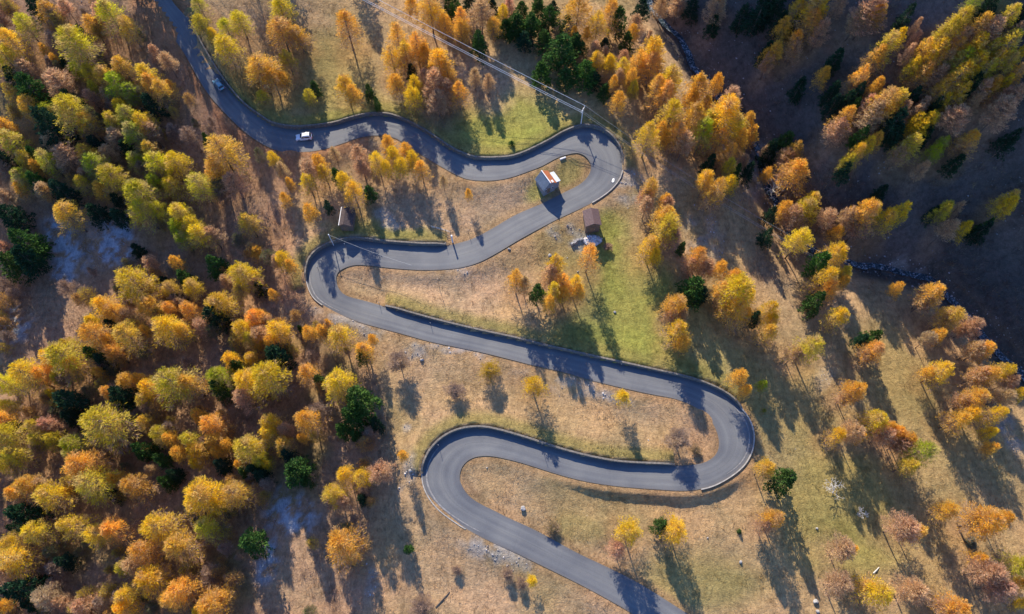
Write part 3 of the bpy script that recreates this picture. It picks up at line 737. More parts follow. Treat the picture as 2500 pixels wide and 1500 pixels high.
def gable_house(name, loc, rz_, L, wl, wr, hl, hr, ridge, walls, roofL, roofR, over=.3, deep=3.0):
    """ridge along local x; left slope (+y) reaches wl at height hl, right slope (-y) wr at hr"""
    e = empty(name, loc, rz_)
    mb = MB(); x0, x1 = -L / 2, L / 2
    pr = [(wl, -deep), (wl, hl - .08), (0, ridge - .10), (-wr, hr - .08), (-wr, -deep)]
    mb.add([(x, y, z) for x in (x0, x1) for y, z in pr], [(0, 1, 2, 3, 4), (9, 8, 7, 6, 5)] + [(i, i + 5, (i + 1) % 5 + 5, (i + 1) % 5) for i in range(5)])
    mb.build("wall", walls, e)
    for s, w, h, mt in ((1, wl, hl, roofL), (-1, wr, hr, roofR)):
        sl = (ridge - h) / w; m_ = MB()
        corrug(m_, (x0 - over, s * (w + over), h - sl * over + .02), (x1 + over, s * (w + over), h - sl * over + .02), (x1 + over, s * .02, ridge + .02), (x0 - over, s * .02, ridge + .02), 26)
        m_.build("roof_slope", mt, e)
    return e
# hut inside the top bend
ax_, ay_, gz = place(1338, 452)
HR = 4.6
p0 = np.array(unproject(1322, 417, gz + HR)); p1 = np.array(unproject(1344, 447, gz + HR))
dr = p1 - p0; Lh = float(np.linalg.norm(dr)); rzh = math.atan2(dr[1], dr[0]); ctr = (p0 + p1) / 2
# local +y is the side to the left of the ridge direction (towards the road outside: east), the shaded slope is -y
hut = gable_house("hut", (float(ctr[0]), float(ctr[1]), gz), rzh, Lh - .5, 1.75, 1.7, 3.35, 2.5, HR, M['plaster'], M['rust'], M['shadeslope'], .25)
tag(hut, "small hut with a rust red and shade-grey gable roof inside the top hairpin", "hut")
mb = MB(); mb.box((0, 0, HR + .08), (Lh + .15, .24, .10)); mb.build("ridge_cap", M['concrete'], hut)
mb = MB(); mb.box((Lh / 2 - .45, .55, 4.15), (.75, 1.1, .14)); mb.build("gable_flashing", M['palesheet'], hut)
an = MB(); an.add([(x, y, z) for x in (-Lh / 2 + .9, Lh / 2 - .5) for y, z in ((1.76, -3), (1.76, 3.0), (3.15, 2.7), (3.15, -3))], [(0, 1, 2, 3), (7, 6, 5, 4)] + [(i, i + 4, (i + 1) % 4 + 4, (i + 1) % 4) for i in range(4)])
an.build("annex_wall", M['plaster'], hut)
m_ = MB(); corrug(m_, (-Lh / 2 + .75, 3.4, 2.68), (Lh / 2 - .3, 3.4, 2.68), (Lh / 2 - .3, 1.78, 3.10), (-Lh / 2 + .75, 1.78, 3.10), 18); m_.build("annex_roof", M['palesheet'], hut)
mb = MB(); mb.box((Lh / 2 - .24, -.2, 1.0), (.06, .9, 2.0)); dd = mb.build("door", M['shutter'], hut)
mb = MB(); mb.box((Lh / 2 - .20, .15, 1.0), (.05, .05, .14)); mb.build("handle", M['steel'], dd)
for yy_ in (-1.1, 1.0):
    mb = MB(); mb.box((Lh / 2 - .235, yy_, 1.6), (.07, .6, .8)); w_ = mb.build("window", M['white'], hut)
    mb = MB(); mb.box((Lh / 2 - .19, yy_, 1.6), (.03, .46, .66)); mb.build("pane", M['darkglass'], w_)
# barn below the road
ax_, ay_, gz = place(1450, 545)
p0 = np.array(unproject(1442, 508, gz + 4.2)); p1 = np.array(unproject(1450, 547, gz + 4.2)); dr = p1 - p0; Lb = float(np.linalg.norm(dr)); ctr = (p0 + p1) / 2
barn = gable_house("barn", (float(ctr[0]), float(ctr[1]), gz), math.atan2(dr[1], dr[0]), Lb - .5, 1.85, 1.75, 3.3, 3.3, 4.2, M['wood'], M['brownroof'], M['brownroof'], .28)
tag(barn, "small timber barn with a plain brown gable roof below the road beside the green meadow", "barn")
mb = MB(); mb.box((0, 0, 4.26), (Lb + .1, .22, .08)); mb.build("ridge_cap", M['brownroof'], barn)
mb = MB(); mb.box((Lb / 2 - .23, 0, 1.05), (.07, 1.5, 2.1)); dd = mb.build("door", M['shutter'], barn)
mb = MB(); mb.box((Lb / 2 - .18, .5, 1.05), (.05, .06, .2)); mb.build("handle", M['steel'], dd)
mb = MB(); mb.box((Lb / 2 - .23, 0, 3.0), (.07, .7, .6)); mb.build("hatch", M['shutter'], barn)
# dark shed under the trees
ax_, ay_, gz = place(848, 545)
p0 = np.array(unproject(845, 503, gz + 3.6)); p1 = np.array(unproject(838, 548, gz + 3.6)); dr = p1 - p0; Ls = float(np.linalg.norm(dr)); ctr = (p0 + p1) / 2
shed = gable_house("shed", (float(ctr[0]), float(ctr[1]), gz), math.atan2(dr[1], dr[0]), Ls - .4, 1.9, 1.2, 2.6, 3.0, 3.6, M['wood'], M['shaderoof'], M['shaderoof'], .25)
tag(shed, "brown shed with shade-darkened roof half hidden under larches above the western bend", "shed")
mb = MB(); mb.box((0, -1.32, 3.02), (Ls, .14, .10)); mb.build("eave_board", M['white'], shed)
mb = MB(); mb.box((Ls / 2 - .18, .1, 1.0), (.06, 1.1, 1.9)); mb.build("door", M['shutter'], shed)

# ------------------------------------------------------------------ cars
M['carwhite'] = mat_mottled("white_car_paint", (.70, .72, .74), (.74, .76, .78), .5, .22, 0, 0, .6)
M['carblue'] = mat_mottled("shade_darkened_blue_car_paint", (.10, .24, .31), (.13, .28, .35), .5, .22, 0, 0, .6)  # tone darkened to stand in for tree shade on the car
M['rubber'] = mat_mottled("black_rubber", (.02, .02, .02), (.035, .035, .035), 5, .8)
M['plastic'] = mat_mottled("black_trim", (.02, .02, .022), (.03, .03, .032), 5, .5)
M['rim'] = mat_mottled("alloy_rim", (.35, .36, .37), (.5, .5, .5), 4, .35, 0, .8)
M['lamp'] = mat_mottled("clear_headlamp", (.6, .62, .64), (.75, .76, .78), 4, .1)
M['red'] = mat_mottled("red_tail_lamp", (.35, .02, .02), (.45, .03, .03), 4, .2)
def car(name, loc, rz_, paint, label, Lc=4.25, Wc=1.80, Hc=1.62):
    e = empty(name, loc, rz_); tag(e, label, "car", "cars on the upper road")
    hl, hw = Lc / 2, Wc / 2
    prof = [(-hl, .38), (-hl + .02, .80), (-hl + .12, .96), (hl - 1.15, 1.02), (hl - .35, .90), (hl - .05, .72), (hl, .38), (hl - .15, .26), (-hl + .15, .26)]
    secs = [(-1.0, .93), (-.82, 1.0), (.82, 1.0), (1.0, .93)]
    P = []
    for s, q_ in secs:
        for x, z in prof:
            P.append((x * (.975 if abs(s) == 1 else 1), s * hw * (1.0 if z < .9 else .96), .62 + (z - .62) * q_))
    n = len(prof); mb = MB()
    mb.add(P, [tuple(range(n)), tuple(3 * n + k for k in range(n))[::-1]] + [(i * n + k, (i + 1) * n + k, (i + 1) * n + (k + 1) % n, i * n + (k + 1) % n) for i in range(3) for k in range(n)])
    body = mb.build("body", paint, e, .05, True)
    # cabin: glass house, roof on top
    c0, c1, r0, r1 = -hl + .12, hl - 1.15, -hl + .55, hl - 1.85
    mb = MB(); mb.add([(c0, -hw * .93, .96), (c1, -hw * .93, 1.0), (c1, hw * .93, 1.0), (c0, hw * .93, .96), (r0, -hw * .74, Hc - .05), (r1, -hw * .74, Hc - .05), (r1, hw * .74, Hc - .05), (r0, hw * .74, Hc - .05)],
                      [(3, 2, 1, 0), (4, 5, 6, 7), (0, 1, 5, 4), (1, 2, 6, 5), (2, 3, 7, 6), (3, 0, 4, 7)])
    mb.build("cabin_pillars", paint, e, .04)
    for nm, a, b in (("windscreen", (c1, r1), 1), ("rear_window", (c0, r0), -1)):
        lo, hi = a; mb = MB(); o_ = .02 * b
        f = lambda t: lo + (hi - lo) * t
        zf = lambda t: 1.0 + (Hc - .05 - 1.0) * t
        mb.add([(f(.10) + o_, -hw * .80, zf(.10) + .02), (f(.10) + o_, hw * .80, zf(.10) + .02), (f(.90) + o_, hw * .68, zf(.90) + .02), (f(.90) + o_, -hw * .68, zf(.90) + .02)], [(0, 1, 2, 3) if b > 0 else (3, 2, 1, 0)])
        mb.build(nm, M['darkglass'], e)
    for s in (-1, 1):
        for xa, xb in ((c0 + .30, -.25), (-.15, c1 - .32)):
            mb = MB(); y0, y1 = s * (hw * .93 - .01), s * (hw * .77)
            mb.add([(xa, y0 + s * .015, 1.06), (xb, y0 + s * .015, 1.06), (xb - (.28 if xb > 0 else 0), y1 + s * .03, Hc - .16), (xa + (.22 if xa < -1 else 0), y1 + s * .03, Hc - .16)], [(0, 1, 2, 3) if s < 0 else (3, 2, 1, 0)])
            mb.build("side_window", M['darkglass'], e)
    mb = MB(); mb.box(((r0 + r1) / 2, 0, Hc - .02), (r1 - r0 + .06, hw * 1.5, .07)); mb.build("roof", paint, e, .03, True)
    for s in (-1, 1):
        mb = MB(); mb.box(((r0 + r1) / 2, s * hw * .62, Hc + .05), (r1 - r0 - .2, .05, .05)); mb.build("roof_rail", M['plastic'], e)
        mb = MB(); mb.box((c1 - .25, s * (hw + .08), 1.04), (.16, .2, .14)); mb.build("mirror", paint, e, .03)
        mb = MB(); mb.box((hl - .10, s * hw * .70, .74), (.22, .36, .14)); mb.build("headlight", M['lamp'], e, .03)
        mb = MB(); mb.box((-hl + .02, s * hw * .76, .84), (.12, .26, .22)); mb.build("tail_light", M['red'], e, .02)
        for xw in (-hl + .82, hl - .85):
            mb = MB(); mb.tube([(xw, s * (hw - .20), .33), (xw, s * (hw - .03), .33), (xw, s * (hw + .02), .33)], [.33, .33, .29], 20); w_ = mb.build("wheel", M['rubber'], e)
            mb = MB(); mb.tube([(xw, s * (hw + .0), .33), (xw, s * (hw + .035), .33)], [.20, .19], 14); mb.build("rim", M['rim'], w_)
    for x_, nm in ((hl - .02, "front_bumper"), (-hl + .02, "rear_bumper")):
        mb = MB(); mb.box((x_, 0, .46), (.16, Wc * .92, .22)); mb.build(nm, M['plastic'], e, .04)
    mb = MB(); mb.box((hl + .0, 0, .66), (.06, .8, .14)); mb.build("grille", M['plastic'], e)
    return e
i = road_index(742, 340); zr_ = float(rz[i])
fx, fy = unproject(723, 336, zr_ + .8); bx_, by_ = unproject(760, 332, zr_ + .8)
car("parked_suv", (float(fx + bx_) / 2, float(fy + by_) / 2, zr_ + .03), math.atan2(fy - by_, fx - bx_), M['carwhite'], "white car with roof rails driving round the bend of the upper road")
bpy.data.objects["parked_suv"].name = "car"
i = road_index(530, 210); zr_ = float(rz[i])
fx, fy = unproject(524, 194, zr_ + .8); bx_, by_ = unproject(543, 218, zr_ + .8)
car("car", (float(fx + bx_) / 2, float(fy + by_) / 2, zr_ + .03), math.atan2(fy - by_, fx - bx_), M['carblue'], "pale blue car in the tree shade on the upper road", 4.1, 1.74, 1.5)

# ------------------------------------------------------------------ power line, poles, fence, posts
def wire(a, b, sag, n=24):
    a, b = np.array(a), np.array(b)
    return [a + (b - a) * t - np.array([0, 0, sag * 4 * t * (1 - t)]) for t in np.linspace(0, 1, n + 1)]
gx, gy, gz = place(1418, 306)
PH = 8.5
# pole top seen at (1425, 268)
best = min(np.arange(4, 13, .1), key=lambda h: abs(project(gx, gy, gz + h)[1] - 268)); PH = float(best)
topx = gx; pole = empty("power_pole", (gx, gy, gz)); tag(pole, "tall grey power pole with a crossarm above the top hairpin", "power pole")
mb = MB(); mb.tube([(0, 0, -.5), (0, 0, PH + .3)], [.16, .10], 10); mb.build("shaft", M['concrete'], pole)
WS = .21                                                     # the line climbs with the hill towards its next pole
zw = gz + PH
for k in range(40):
    dirw = np.array(unproject(905, 0, zw)) - np.array([gx, gy]); zw = .5 * zw + .5 * (gz + PH + WS * np.linalg.norm(dirw) - 1.2)
dirw /= np.linalg.norm(dirw); per = np.array([-dirw[1], dirw[0]])
mb = MB(); mb.box((0, 0, PH), (2.6, .12, .14), math.atan2(per[1], per[0])); arm = mb.build("crossarm", M['steel'], pole)
offs = (-1.2, .7, 1.2)
for o_ in offs:
    mb = MB(); mb.tube([(per[0] * o_, per[1] * o_, PH + .05), (per[0] * o_, per[1] * o_, PH + .2), (per[0] * o_, per[1] * o_, PH + .32)], [.09, .11, .05], 8); mb.build("insulator", M['white'], arm)
M['wire'] = mat_mottled("bright_aluminium_wire", (.62, .62, .60), (.75, .75, .73), 1, .5, 0)
far = np.array([gx, gy]) + dirw * 150; far_z = 150 * WS
low = np.array(unproject(1700, 480, 4.0)); dir2 = (low - np.array([gx, gy])); dir2 /= np.linalg.norm(dir2); low = np.array([gx, gy]) + dir2 * 75
wl = ("southernmost bright power wire running up from the power pole", "middle bright power wire running up from the power pole", "northernmost bright power wire running up from the power pole")
for o_, lab in zip(offs, wl):
    mb = MB(); s0 = (gx + per[0] * o_, gy + per[1] * o_, gz + PH + .3)
    mb.tube(wire(s0, (far[0] + per[0] * o_, far[1] + per[1] * o_, far_z + gz + PH), 1.4), .045, 5)
    tag(mb.build("power_wire", M['wire']), lab, "power wire", "wires of the power line")
M['thinwire'] = mat_mottled("dull_wire", (.22, .23, .23), (.32, .33, .33), 1, .6, 0)
for o_, lab in zip(offs, ("southern thin dull wire from the power pole down to the ravine", "middle thin dull wire from the power pole down to the ravine", "northern thin dull wire from the power pole down to the ravine")):
    mb = MB(); s0 = (gx + per[0] * o_, gy + per[1] * o_, gz + PH + .3)
    mb.tube(wire(s0, (low[0] + per[0] * o_, low[1] + per[1] * o_, float(ground(*low)) + 7.5), 2.0), .03, 5)
    tag(mb.build("power_wire", M['thinwire']), lab, "power wire", "wires of the power line")
def post(name, px, py, h, r_, mat, lab, cat, group=None, cap=None):
    x_, y_, z_ = place(px, py); e = empty(name, (x_, y_, z_)); tag(e, lab, cat, group)
    mb = MB(); mb.tube([(0, 0, -.3), (0, 0, h)], [r_, r_ * .8], 8); mb.build("shaft", mat, e)
    mb = MB(); mb.tube([(0, 0, h), (0, 0, h + (cap or .15))], [r_ * 1.15, r_ * .9], 8); mb.build("cap", M['white'], e)
    return e
post("utility_pole", 815, 600, 5.5, .13, M['concrete'], "short grey utility pole at the roadside wall of the western bend", "utility pole", None, .2)
post("concrete_post", 1105, 592, 3.2, .22, M['concrete'], "thick whitish post standing beside the road end of the wall", "post", None, .3)
mb = MB(); a_ = place(790, 585); b_ = place(1010, 668); c_ = place(815, 600)
mb.tube(wire((c_[0], c_[1], c_[2] + 5.5), (b_[0], b_[1], b_[2] + 4.5), .8), .035, 5); tag(mb.build("cable", M['thinwire']), "thin cable strung across the road from the short utility pole", "cable")
for px, py, h, lab in ((1144, 572, 2.0, "thin marker post just east of the whitish post"), (1089, 602, 1.8, "thin marker post at the end of the western bend's wall"), (1072, 1092, 2.2, "thin marker post on the outer edge of the lowest bend"),
                       (1322, 1092, 3.2, "thin marker post on the wall above the lowest curve"), (927, 745, 1.6, "short marker post where the long straight wall begins"), (778, 660, 2.0, "thin marker post inside the wall of the western bend"),
                       (845, 606, 2.2, "thin marker post on the wall below the dark shed"), (1052, 795, 1.5, "thin marker post part way along the long straight wall"), (1072, 700, 4.2, "lone bare pole in the brown grass above the long straight wall"), (1515, 895, 1.6, "thin marker post on the straight wall below the meadow"), (1500, 436, .0, "")):
    if h: post("marker_post", px, py, h, .055, M['wood'], lab, "post", "thin posts along the road")
A_, B_ = place(1052, 556), place(1100, 570)
fe = empty("fence", A_); tag(fe, "short weathered wooden rail fence leading to the whitish post", "fence")
dx_, dy_ = B_[0] - A_[0], B_[1] - A_[1]
for t in np.linspace(0, 1, 5):
    x_, y_ = A_[0] + dx_ * t, A_[1] + dy_ * t; mb = MB(); zz_ = float(ground(x_, y_)) - A_[2]
    mb.box((dx_ * t, dy_ * t, zz_ + .4), (.12, .12, 1.2)); mb.build("fence_post", M['wood'], fe)
for hh in (.45, .85):
    mb = MB(); mb.tube([(dx_ * t, dy_ * t, float(ground(A_[0] + dx_ * t, A_[1] + dy_ * t)) - A_[2] + hh) for t in np.linspace(-.02, 1.02, 6)], .05, 6); mb.build("rail", M['paletwig'], fe)
# whitish kerb block in the top bend, patch of white on the asphalt
x_, y_, z_ = place(1374, 388); kb = MB(); kb.box((0, 0, .15), (1.7, .40, .5)); k_ = kb.build("kerb_block", M['concrete'], None, .04); k_.location = (x_, y_, z_); k_.rotation_euler = (0, 0, .42)
tag(k_, "white concrete kerb block along the grass island by the hut", "kerb")
def flat_patch(px, py, w, l, rz_, name, mat, lab):
    i = road_index(px, py); x_, y_ = unproject(px, py, float(rz[i])); mb = MB(); rr = random.Random(3)
    P = [(math.cos(t) * w * rr.uniform(.8, 1.15), math.sin(t) * l * rr.uniform(.8, 1.15), 0) for t in np.linspace(0, 6.28, 15)[:14]]
    mb.add(P, [tuple(range(14))]); ob = mb.build(name, mat); ob.location = (float(x_), float(y_), float(rz[i]) + .036); ob.rotation_euler = (0, 0, rz_)
    ob["kind"] = "structure"; ob["label"] = lab
flat_patch(1497, 441, .32, .75, -.3, "road_marking", M['white'], "worn white paint patch on the asphalt of the top bend")

# ------------------------------------------------------------------ trees: crowns read off the photograph, tile by tile
# each entry: colour letter, x, y, half width in a tile enlarged 2.969 times
TILES = {
(0, 0): """O350 90 70 A180 180 80 O90 310 90 A60 440 95 P200 520 70 P740 110 60 Y800 110 95 O670 190 65 O930 200 75 A560 340 130 D600 240 45 O540 240 40 O330 370 35 O410 445 38 P20 60 50 L560 510 45
P440 610 95 A660 540 60 O770 570 80 O890 500 85 Y1060 540 80 L850 620 90 L950 680 70 A690 650 50 P670 720 60 P780 690 45 O1100 620 70 O1180 670 75 O1240 630 40 O90 680 65 G240 660 105 O230 790 75 L350 830 70
D370 920 115 A540 830 120 O640 900 70 D520 740 75 Y880 780 60 Y820 890 70 A940 860 85 Y1040 900 85 L980 980 90 P1110 970 65 P860 1010 65 O50 930 70 A80 1020 95 P390 1030 65 G250 1120 60 Y180 1150 62 O270 1210 45
A350 1170 80 P480 1130 95 O630 1120 65 O710 1140 50 P800 1130 55 L700 1210 85 L990 1170 65 O1100 1100 75 Y1150 1200 90 Y1280 1190 90 A160 1290 70 G260 1310 65 O150 1370 45 A600 1330 65 A820 1290 105 O740 1380 60
A1020 1410 115 L1130 1330 60 Y1250 1350 75 O1600 1090 150 O1570 1240 85 A1450 1350 90 G1500 1010 35 P1700 1330 85 P1220 460 55 A1640 200 70 Y1740 160 75 Y1540 250 42 Y1640 350 95 A1440 30 65 A1450 170 60
D100 560 70 D260 60 60 D480 470 45 P480 60 50 P20 170 45 D700 1060 60 D930 1090 55 P1120 380 50 D1090 760 70 D450 1390 80 P330 1390 60 D850 1450 50 P1180 1300 50 D40 1160 60 P60 1440 50""",
(620, 0): """Y200 70 85 O200 230 95 O320 260 70 A240 430 62 O50 500 105 O135 575 75 O215 580 50 O670 180 88 Y660 620 62 O720 690 55 G835 670 32 G890 745 26 O1040 260 65 O1180 340 90 Y1000 420 70 O1100 390 70 O1240 400 60
Y1340 470 80 O1400 530 65 O1030 620 60 Y1165 620 50 Y1150 710 58 P1310 610 80 P1400 650 65 O1485 670 62 P1330 730 65 P1240 560 50 O1140 40 52 Y1280 80 85 O1385 180 50 O1500 130 62 O1500 220 55 P1650 110 72
O1735 200 55 G1630 310 58 G1460 60 50 D1730 60 50 Y1805 100 48 P1850 50 50 G1820 200 62 G1880 230 50 G1410 20 40 Y1690 10 40 D1560 20 50  
Y140 1150 42 P200 1230 50 O260 1330 36 P400 1230 60 O470 1180 55 Y500 1240 62 Y390 1330 62 G595 1270 42 P580 1110 38 Y650 1310 58 Y720 1390 80 P760 1120 62 P780 1210 62 Y890 1170 68 O970 1045 58 Y1010 1130 60
O1100 1090 48 Y1150 1160 55 Y1070 1210 60 O1210 1225 65 Y960 1220 50 P1370 1310 36 O1555 1410 32 G840 1400 48 O230 1450 42 A60 700 40 D1140 520 35 A400 700 45 G440 640 40 P1600 560 45 P1700 600 40""",
(1240, 0): """G60 170 85 G170 170 82 G300 130 75 G430 170 62 G260 280 68 G220 50 62 G100 70 55 G390 370 125 G240 530 80 G490 320 78 G560 530 92 D620 580 62 G700 660 52 D330 50 45 D120 300 60 G420 560 70
O510 60 115 O750 90 85 Y650 170 82 G800 150 70 O480 245 32 O570 250 32 P925 170 62 O905 240 50 P1025 275 30 P630 370 52 P700 400 42 Y640 450 62 Y735 460 50 P840 425 46 Y830 500 62 Y1050 390 110 O950 450 80 O1040 480 85
O890 580 55 O765 610 38 P805 570 42 A905 650 42 O800 740 58 Y1170 600 85 O1080 640 72 O1140 700 80 O1370 650 85 O1330 730 60 O1510 610 50 P1610 730 82 O1430 780 62 Y1180 850 100 O1350 850 95 Y1020 970 92 O1110 960 60
Y1570 850 130 L1410 970 80 A1450 890 80 A1630 930 88 O1730 900 62 O1760 985 56 O1230 980 72 O1140 1010 42 O1530 1020 70 O1680 1020 60 O1610 1110 62 P1270 1050 62 Y1430 1310 65 Y1600 1340 52 A1600 1220 52 O1510 1380 85
G1650 1260 42 P1700 1190 42 O1870 1270 38 P1860 1110 34 O1030 1370 62 P1000 1420 60 O1140 1460 50 P1110 50 58 P1230 50 65 P1510 70 78 D1830 80 85 O1870 420 45 P1875 480 35 G860 310 52 D1740 1250 50 D1460 1200 50 D970 60 60 D700 330 50 A1500 870 60""",
(1860, 0): """Y260 70 75 Y390 60 95 O360 160 82 O150 210 60 O240 300 62 O90 390 60 P40 460 50 P240 360 50 D250 170 42 D40 60 60 D120 20 60 P430 230 62 P780 80 110 O830 120 60 P690 150 62 P560 20 60 P1110 200 32 P1115 280 38 Y990 280 48
Y900 340 82 O830 420 72 O440 560 55 O710 560 72 P660 610 42 O830 630 52 D500 690 62 D610 740 52 O890 760 100 Y970 740 82 P800 830 90 P770 760 65 P1010 800 70 G660 790 52 O600 860 78 P550 940 80 P1170 760 52 P1110 830 52
Y1110 890 52 Y1200 890 60 Y1130 950 60 G720 990 62 D950 910 82 O820 1020 50 Y760 1060 52 Y680 1120 62 A620 1180 50 A1070 1060 82 P1000 1120 60 L1300 1050 62 L1240 1110 52 O1500 1020 75 P1450 1090 50 A1420 170 92 A1350 230 72
A1290 270 52 O1570 200 72 P1660 230 80 A1780 130 70 P1840 230 52 P1450 290 62 Y1560 330 72 O1500 370 50 A1780 330 92 A1650 370 62 O1400 370 62 Y1280 370 82 O1160 370 62 P1060 390 42 Y1200 440 72 Y1090 490 52 O1170 540 62
P1330 440 62 L1450 440 70 Y1430 560 85 O1330 610 52 P1280 550 62 Y1550 470 72 Y1690 440 62 A1620 520 72 Y1790 450 62 Y1870 390 42 O1850 530 62 Y1760 610 42 O1670 620 62 P1590 660 60 Y1440 680 62 O1290 660 62 Y1320 740 42
P1540 740 52 P1380 870 85 P1700 840 95 P1820 700 75 D1250 780 42 L1530 30 62 D1640 60 62 D1860 120 52 D1880 230 42 G160 1050 72 D60 1090 62 O240 1090 72 P180 1150 62 O240 1260 112 P160 1290 60 Y1780 1450 62 Y350 1470 62
O40 1270 32 P1150 1240 48 D1520 620 60 D1100 700 50 P1750 700 60""",
(0, 500): """O500 80 92 A1040 50 100 A1150 40 80 Y1320 80 85 Y1400 160 82 L1290 160 60 Y1450 230 85 L1330 250 62 P1540 230 72 O1800 130 78 O1870 350 46 O1280 420 55 G1550 430 78 G1340 530 62 D1200 560 42 Y1760 510 100 P1850 580 52
G180 270 112 D210 400 95 G80 420 92 P40 310 48 D80 90 92 Y980 570 125 O1080 600 62 O1240 610 65 Y1400 600 68 Y760 730 92 O830 780 82 Y670 850 52 O1080 740 92 O1240 760 62 O1380 770 72 Y1590 720 112 D1560 820 92
A940 960 102 Y1220 900 110 O1330 920 65 O1070 920 42 P1480 890 65 O700 950 100 O790 980 55 A500 1030 72 A480 1110 130 Y380 1120 72 O820 1070 72 G690 1090 62 D760 1140 62 Y200 1230 112 O320 1230 80 Y60 1300 75 A430 1260 52
O560 1180 80 O730 1220 42 Y390 1375 42 D500 1420 92 O930 1280 72 O1020 1270 52 Y1100 1340 80 A1250 1290 130 O1380 1310 85 A1050 1420 72 O800 1370 62 D890 1390 92 A60 1460 55 Y1680 1130 72 L1590 1250 92 G1590 1330 72
G1730 1180 62 Y1830 1120 62 Y1800 1290 102 P1780 1400 80 Y1760 900 82 O1850 830 82 A1830 980 62 O1890 1000 52 D700 60 70 D860 90 60 P1100 430 50 D1000 330 50 P1300 720 50 D820 880 50 P1640 560 50 D1290 690 45""",
(620, 500): """O410 60 58 D540 20 32 O20 340 45 Y210 400 55 O270 450 50 O140 650 34 Y20 520 36 O40 800 52 Y180 920 85 P60 960 72 G340 905 26 O400 930 52 O500 920 52 O540 870 32 Y620 950 92 O800 1060 70 O860 980 38 G790 1100 52
D170 1110 92 Y120 1260 130 A0 1250 62 O390 1220 68 Y620 1290 115 G480 1280 52 G770 1420 112 O130 1010 60 P170 420 40 D40 600 50 P110 860 40""",
(1240, 500): """O590 370 68 Y340 450 72 P310 510 72 O400 570 75 Y490 570 62 O510 640 52 Y330 640 62 O300 720 50 G215 640 58 O60 530 72 P120 580 50 O400 650 50 O1140 90 88 A1150 170 98 Y1030 300 85 Y1060 370 62 P1190 240 62
P1000 20 52 P1150 10 52 O1380 380 88 P1330 440 62 P1440 460 62 O1530 470 56 O1630 540 65 O1540 620 72 Y1650 640 120 O1650 770 90 O1580 750 62 Y1740 660 52 O1720 800 52 G1350 600 100 D1400 650 62 O1215 730 88 P1180 810 55
P1260 800 52 Y1230 920 95 O1260 1010 62 D1780 830 50 L1840 1310 36 O1670 1250 62 O1720 1350 46 Y190 1300 88 Y830 1395 56 G1260 310 36 D1750 1180 0""",
(1860, 500): """Y300 50 92 P220 90 82 O160 40 62 D60 80 48 D40 220 52 P470 100 62 O540 210 52 P620 110 62 O730 80 90 Y790 60 62 Y910 100 72 Y1000 60 62 P700 170 72 Y260 270 85 Y530 370 88 A590 500 52 G410 430 85 Y460 540 92 O590 560 48
O480 620 75 G400 690 80 Y550 810 85 G800 970 68 D720 980 48 O810 1060 85 P760 1090 50 Y40 780 78 Y60 850 70 O40 930 75 A340 1040 105 P240 1090 65 O650 1360 90 O700 1340 55 P600 1400 52 O1220 650 92 P1170 710 60 O1370 810 90
P1310 830 62 P1510 890 80 P1440 910 45 O1270 950 56 P1200 980 56 O1600 1050 80 P1530 1060 70 Y1290 1210 92 O1200 1220 52 O1640 1230 90 P1560 1240 70 Y1770 1200 82 P1780 1290 60 Y1870 1370 52 O1530 1410 90 P1450 1430 62
P1740 1400 70 O970 610 50 A1300 55 60 D1240 60 42 P1410 30 38 P1330 190 56 Y1450 185 52 G1610 160 42 Y1760 20 60""",
(0, 1000): """O40 80 80 A80 200 100 A280 130 72 P380 120 62 A290 220 70 L530 260 86 A400 220 60 A760 110 160 P880 170 72 O1060 90 66 A1160 180 76 O1240 220 62 G1030 290 72 G1170 360 52 P1100 440 42 G1200 520 56 D1260 470 52 A1400 230 82
Y1430 300 80 O1560 230 72 O1300 320 62 O1580 310 52 Y1420 390 42 O1540 110 82 O1440 50 52 O1650 260 52 A1810 280 110 O1740 400 38 A120 330 90 A40 400 62 O620 410 120 P760 430 62 A690 540 130 O850 510 62 O230 560 92 O140 610 70
P330 550 72 Y370 630 110 O490 600 45 O990 560 92 D160 760 100 D110 860 52 Y500 840 102 Y270 890 92 Y90 970 72 Y720 900 92 O830 870 100 Y1150 850 120 Y1480 620 125 Y1570 700 85 Y1400 680 62 A1510 860 92 O1700 600 105
Y100 1080 120 P60 1180 82 O1050 1020 102 O1300 990 112 A920 1140 72 P1000 1130 82 Y1100 1230 112 O1340 1310 110 O1250 1370 90 Y930 1350 92 Y920 1440 80 D160 1310 110 O60 1420 62 P360 1360 80 P610 1420 82 D230 1420 52
O1540 1410 110 O1630 1350 62 Y1450 1460 52 G1830 960 95 P450 1400 62 G1780 450 52 D1850 440 62 D830 620 52 D1600 400 62 D520 60 60 D480 1100 60 D130 140 55 P1480 520 0""",
(620, 1000): """Y120 100 72 Y110 180 70 P240 150 62 O390 80 92 O350 210 38 O220 260 72 Y30 270 62 A50 370 62 Y90 400 42 G310 440 102 G370 500 55 D250 330 62 D50 480 62 G640 150 58 G740 190 48 G720 50 100 Y660 470 66 Y790 490 78 P920 460 82
A580 610 88 P660 670 62 D790 650 48 O640 980 130 O700 1060 65 O1080 330 40 G1115 1010 36 D880 100 55 P1000 560 0""",
(1240, 1000): """Y870 880 98 P790 1000 72 G1110 840 58 Y1210 870 98 Y175 1240 42""",
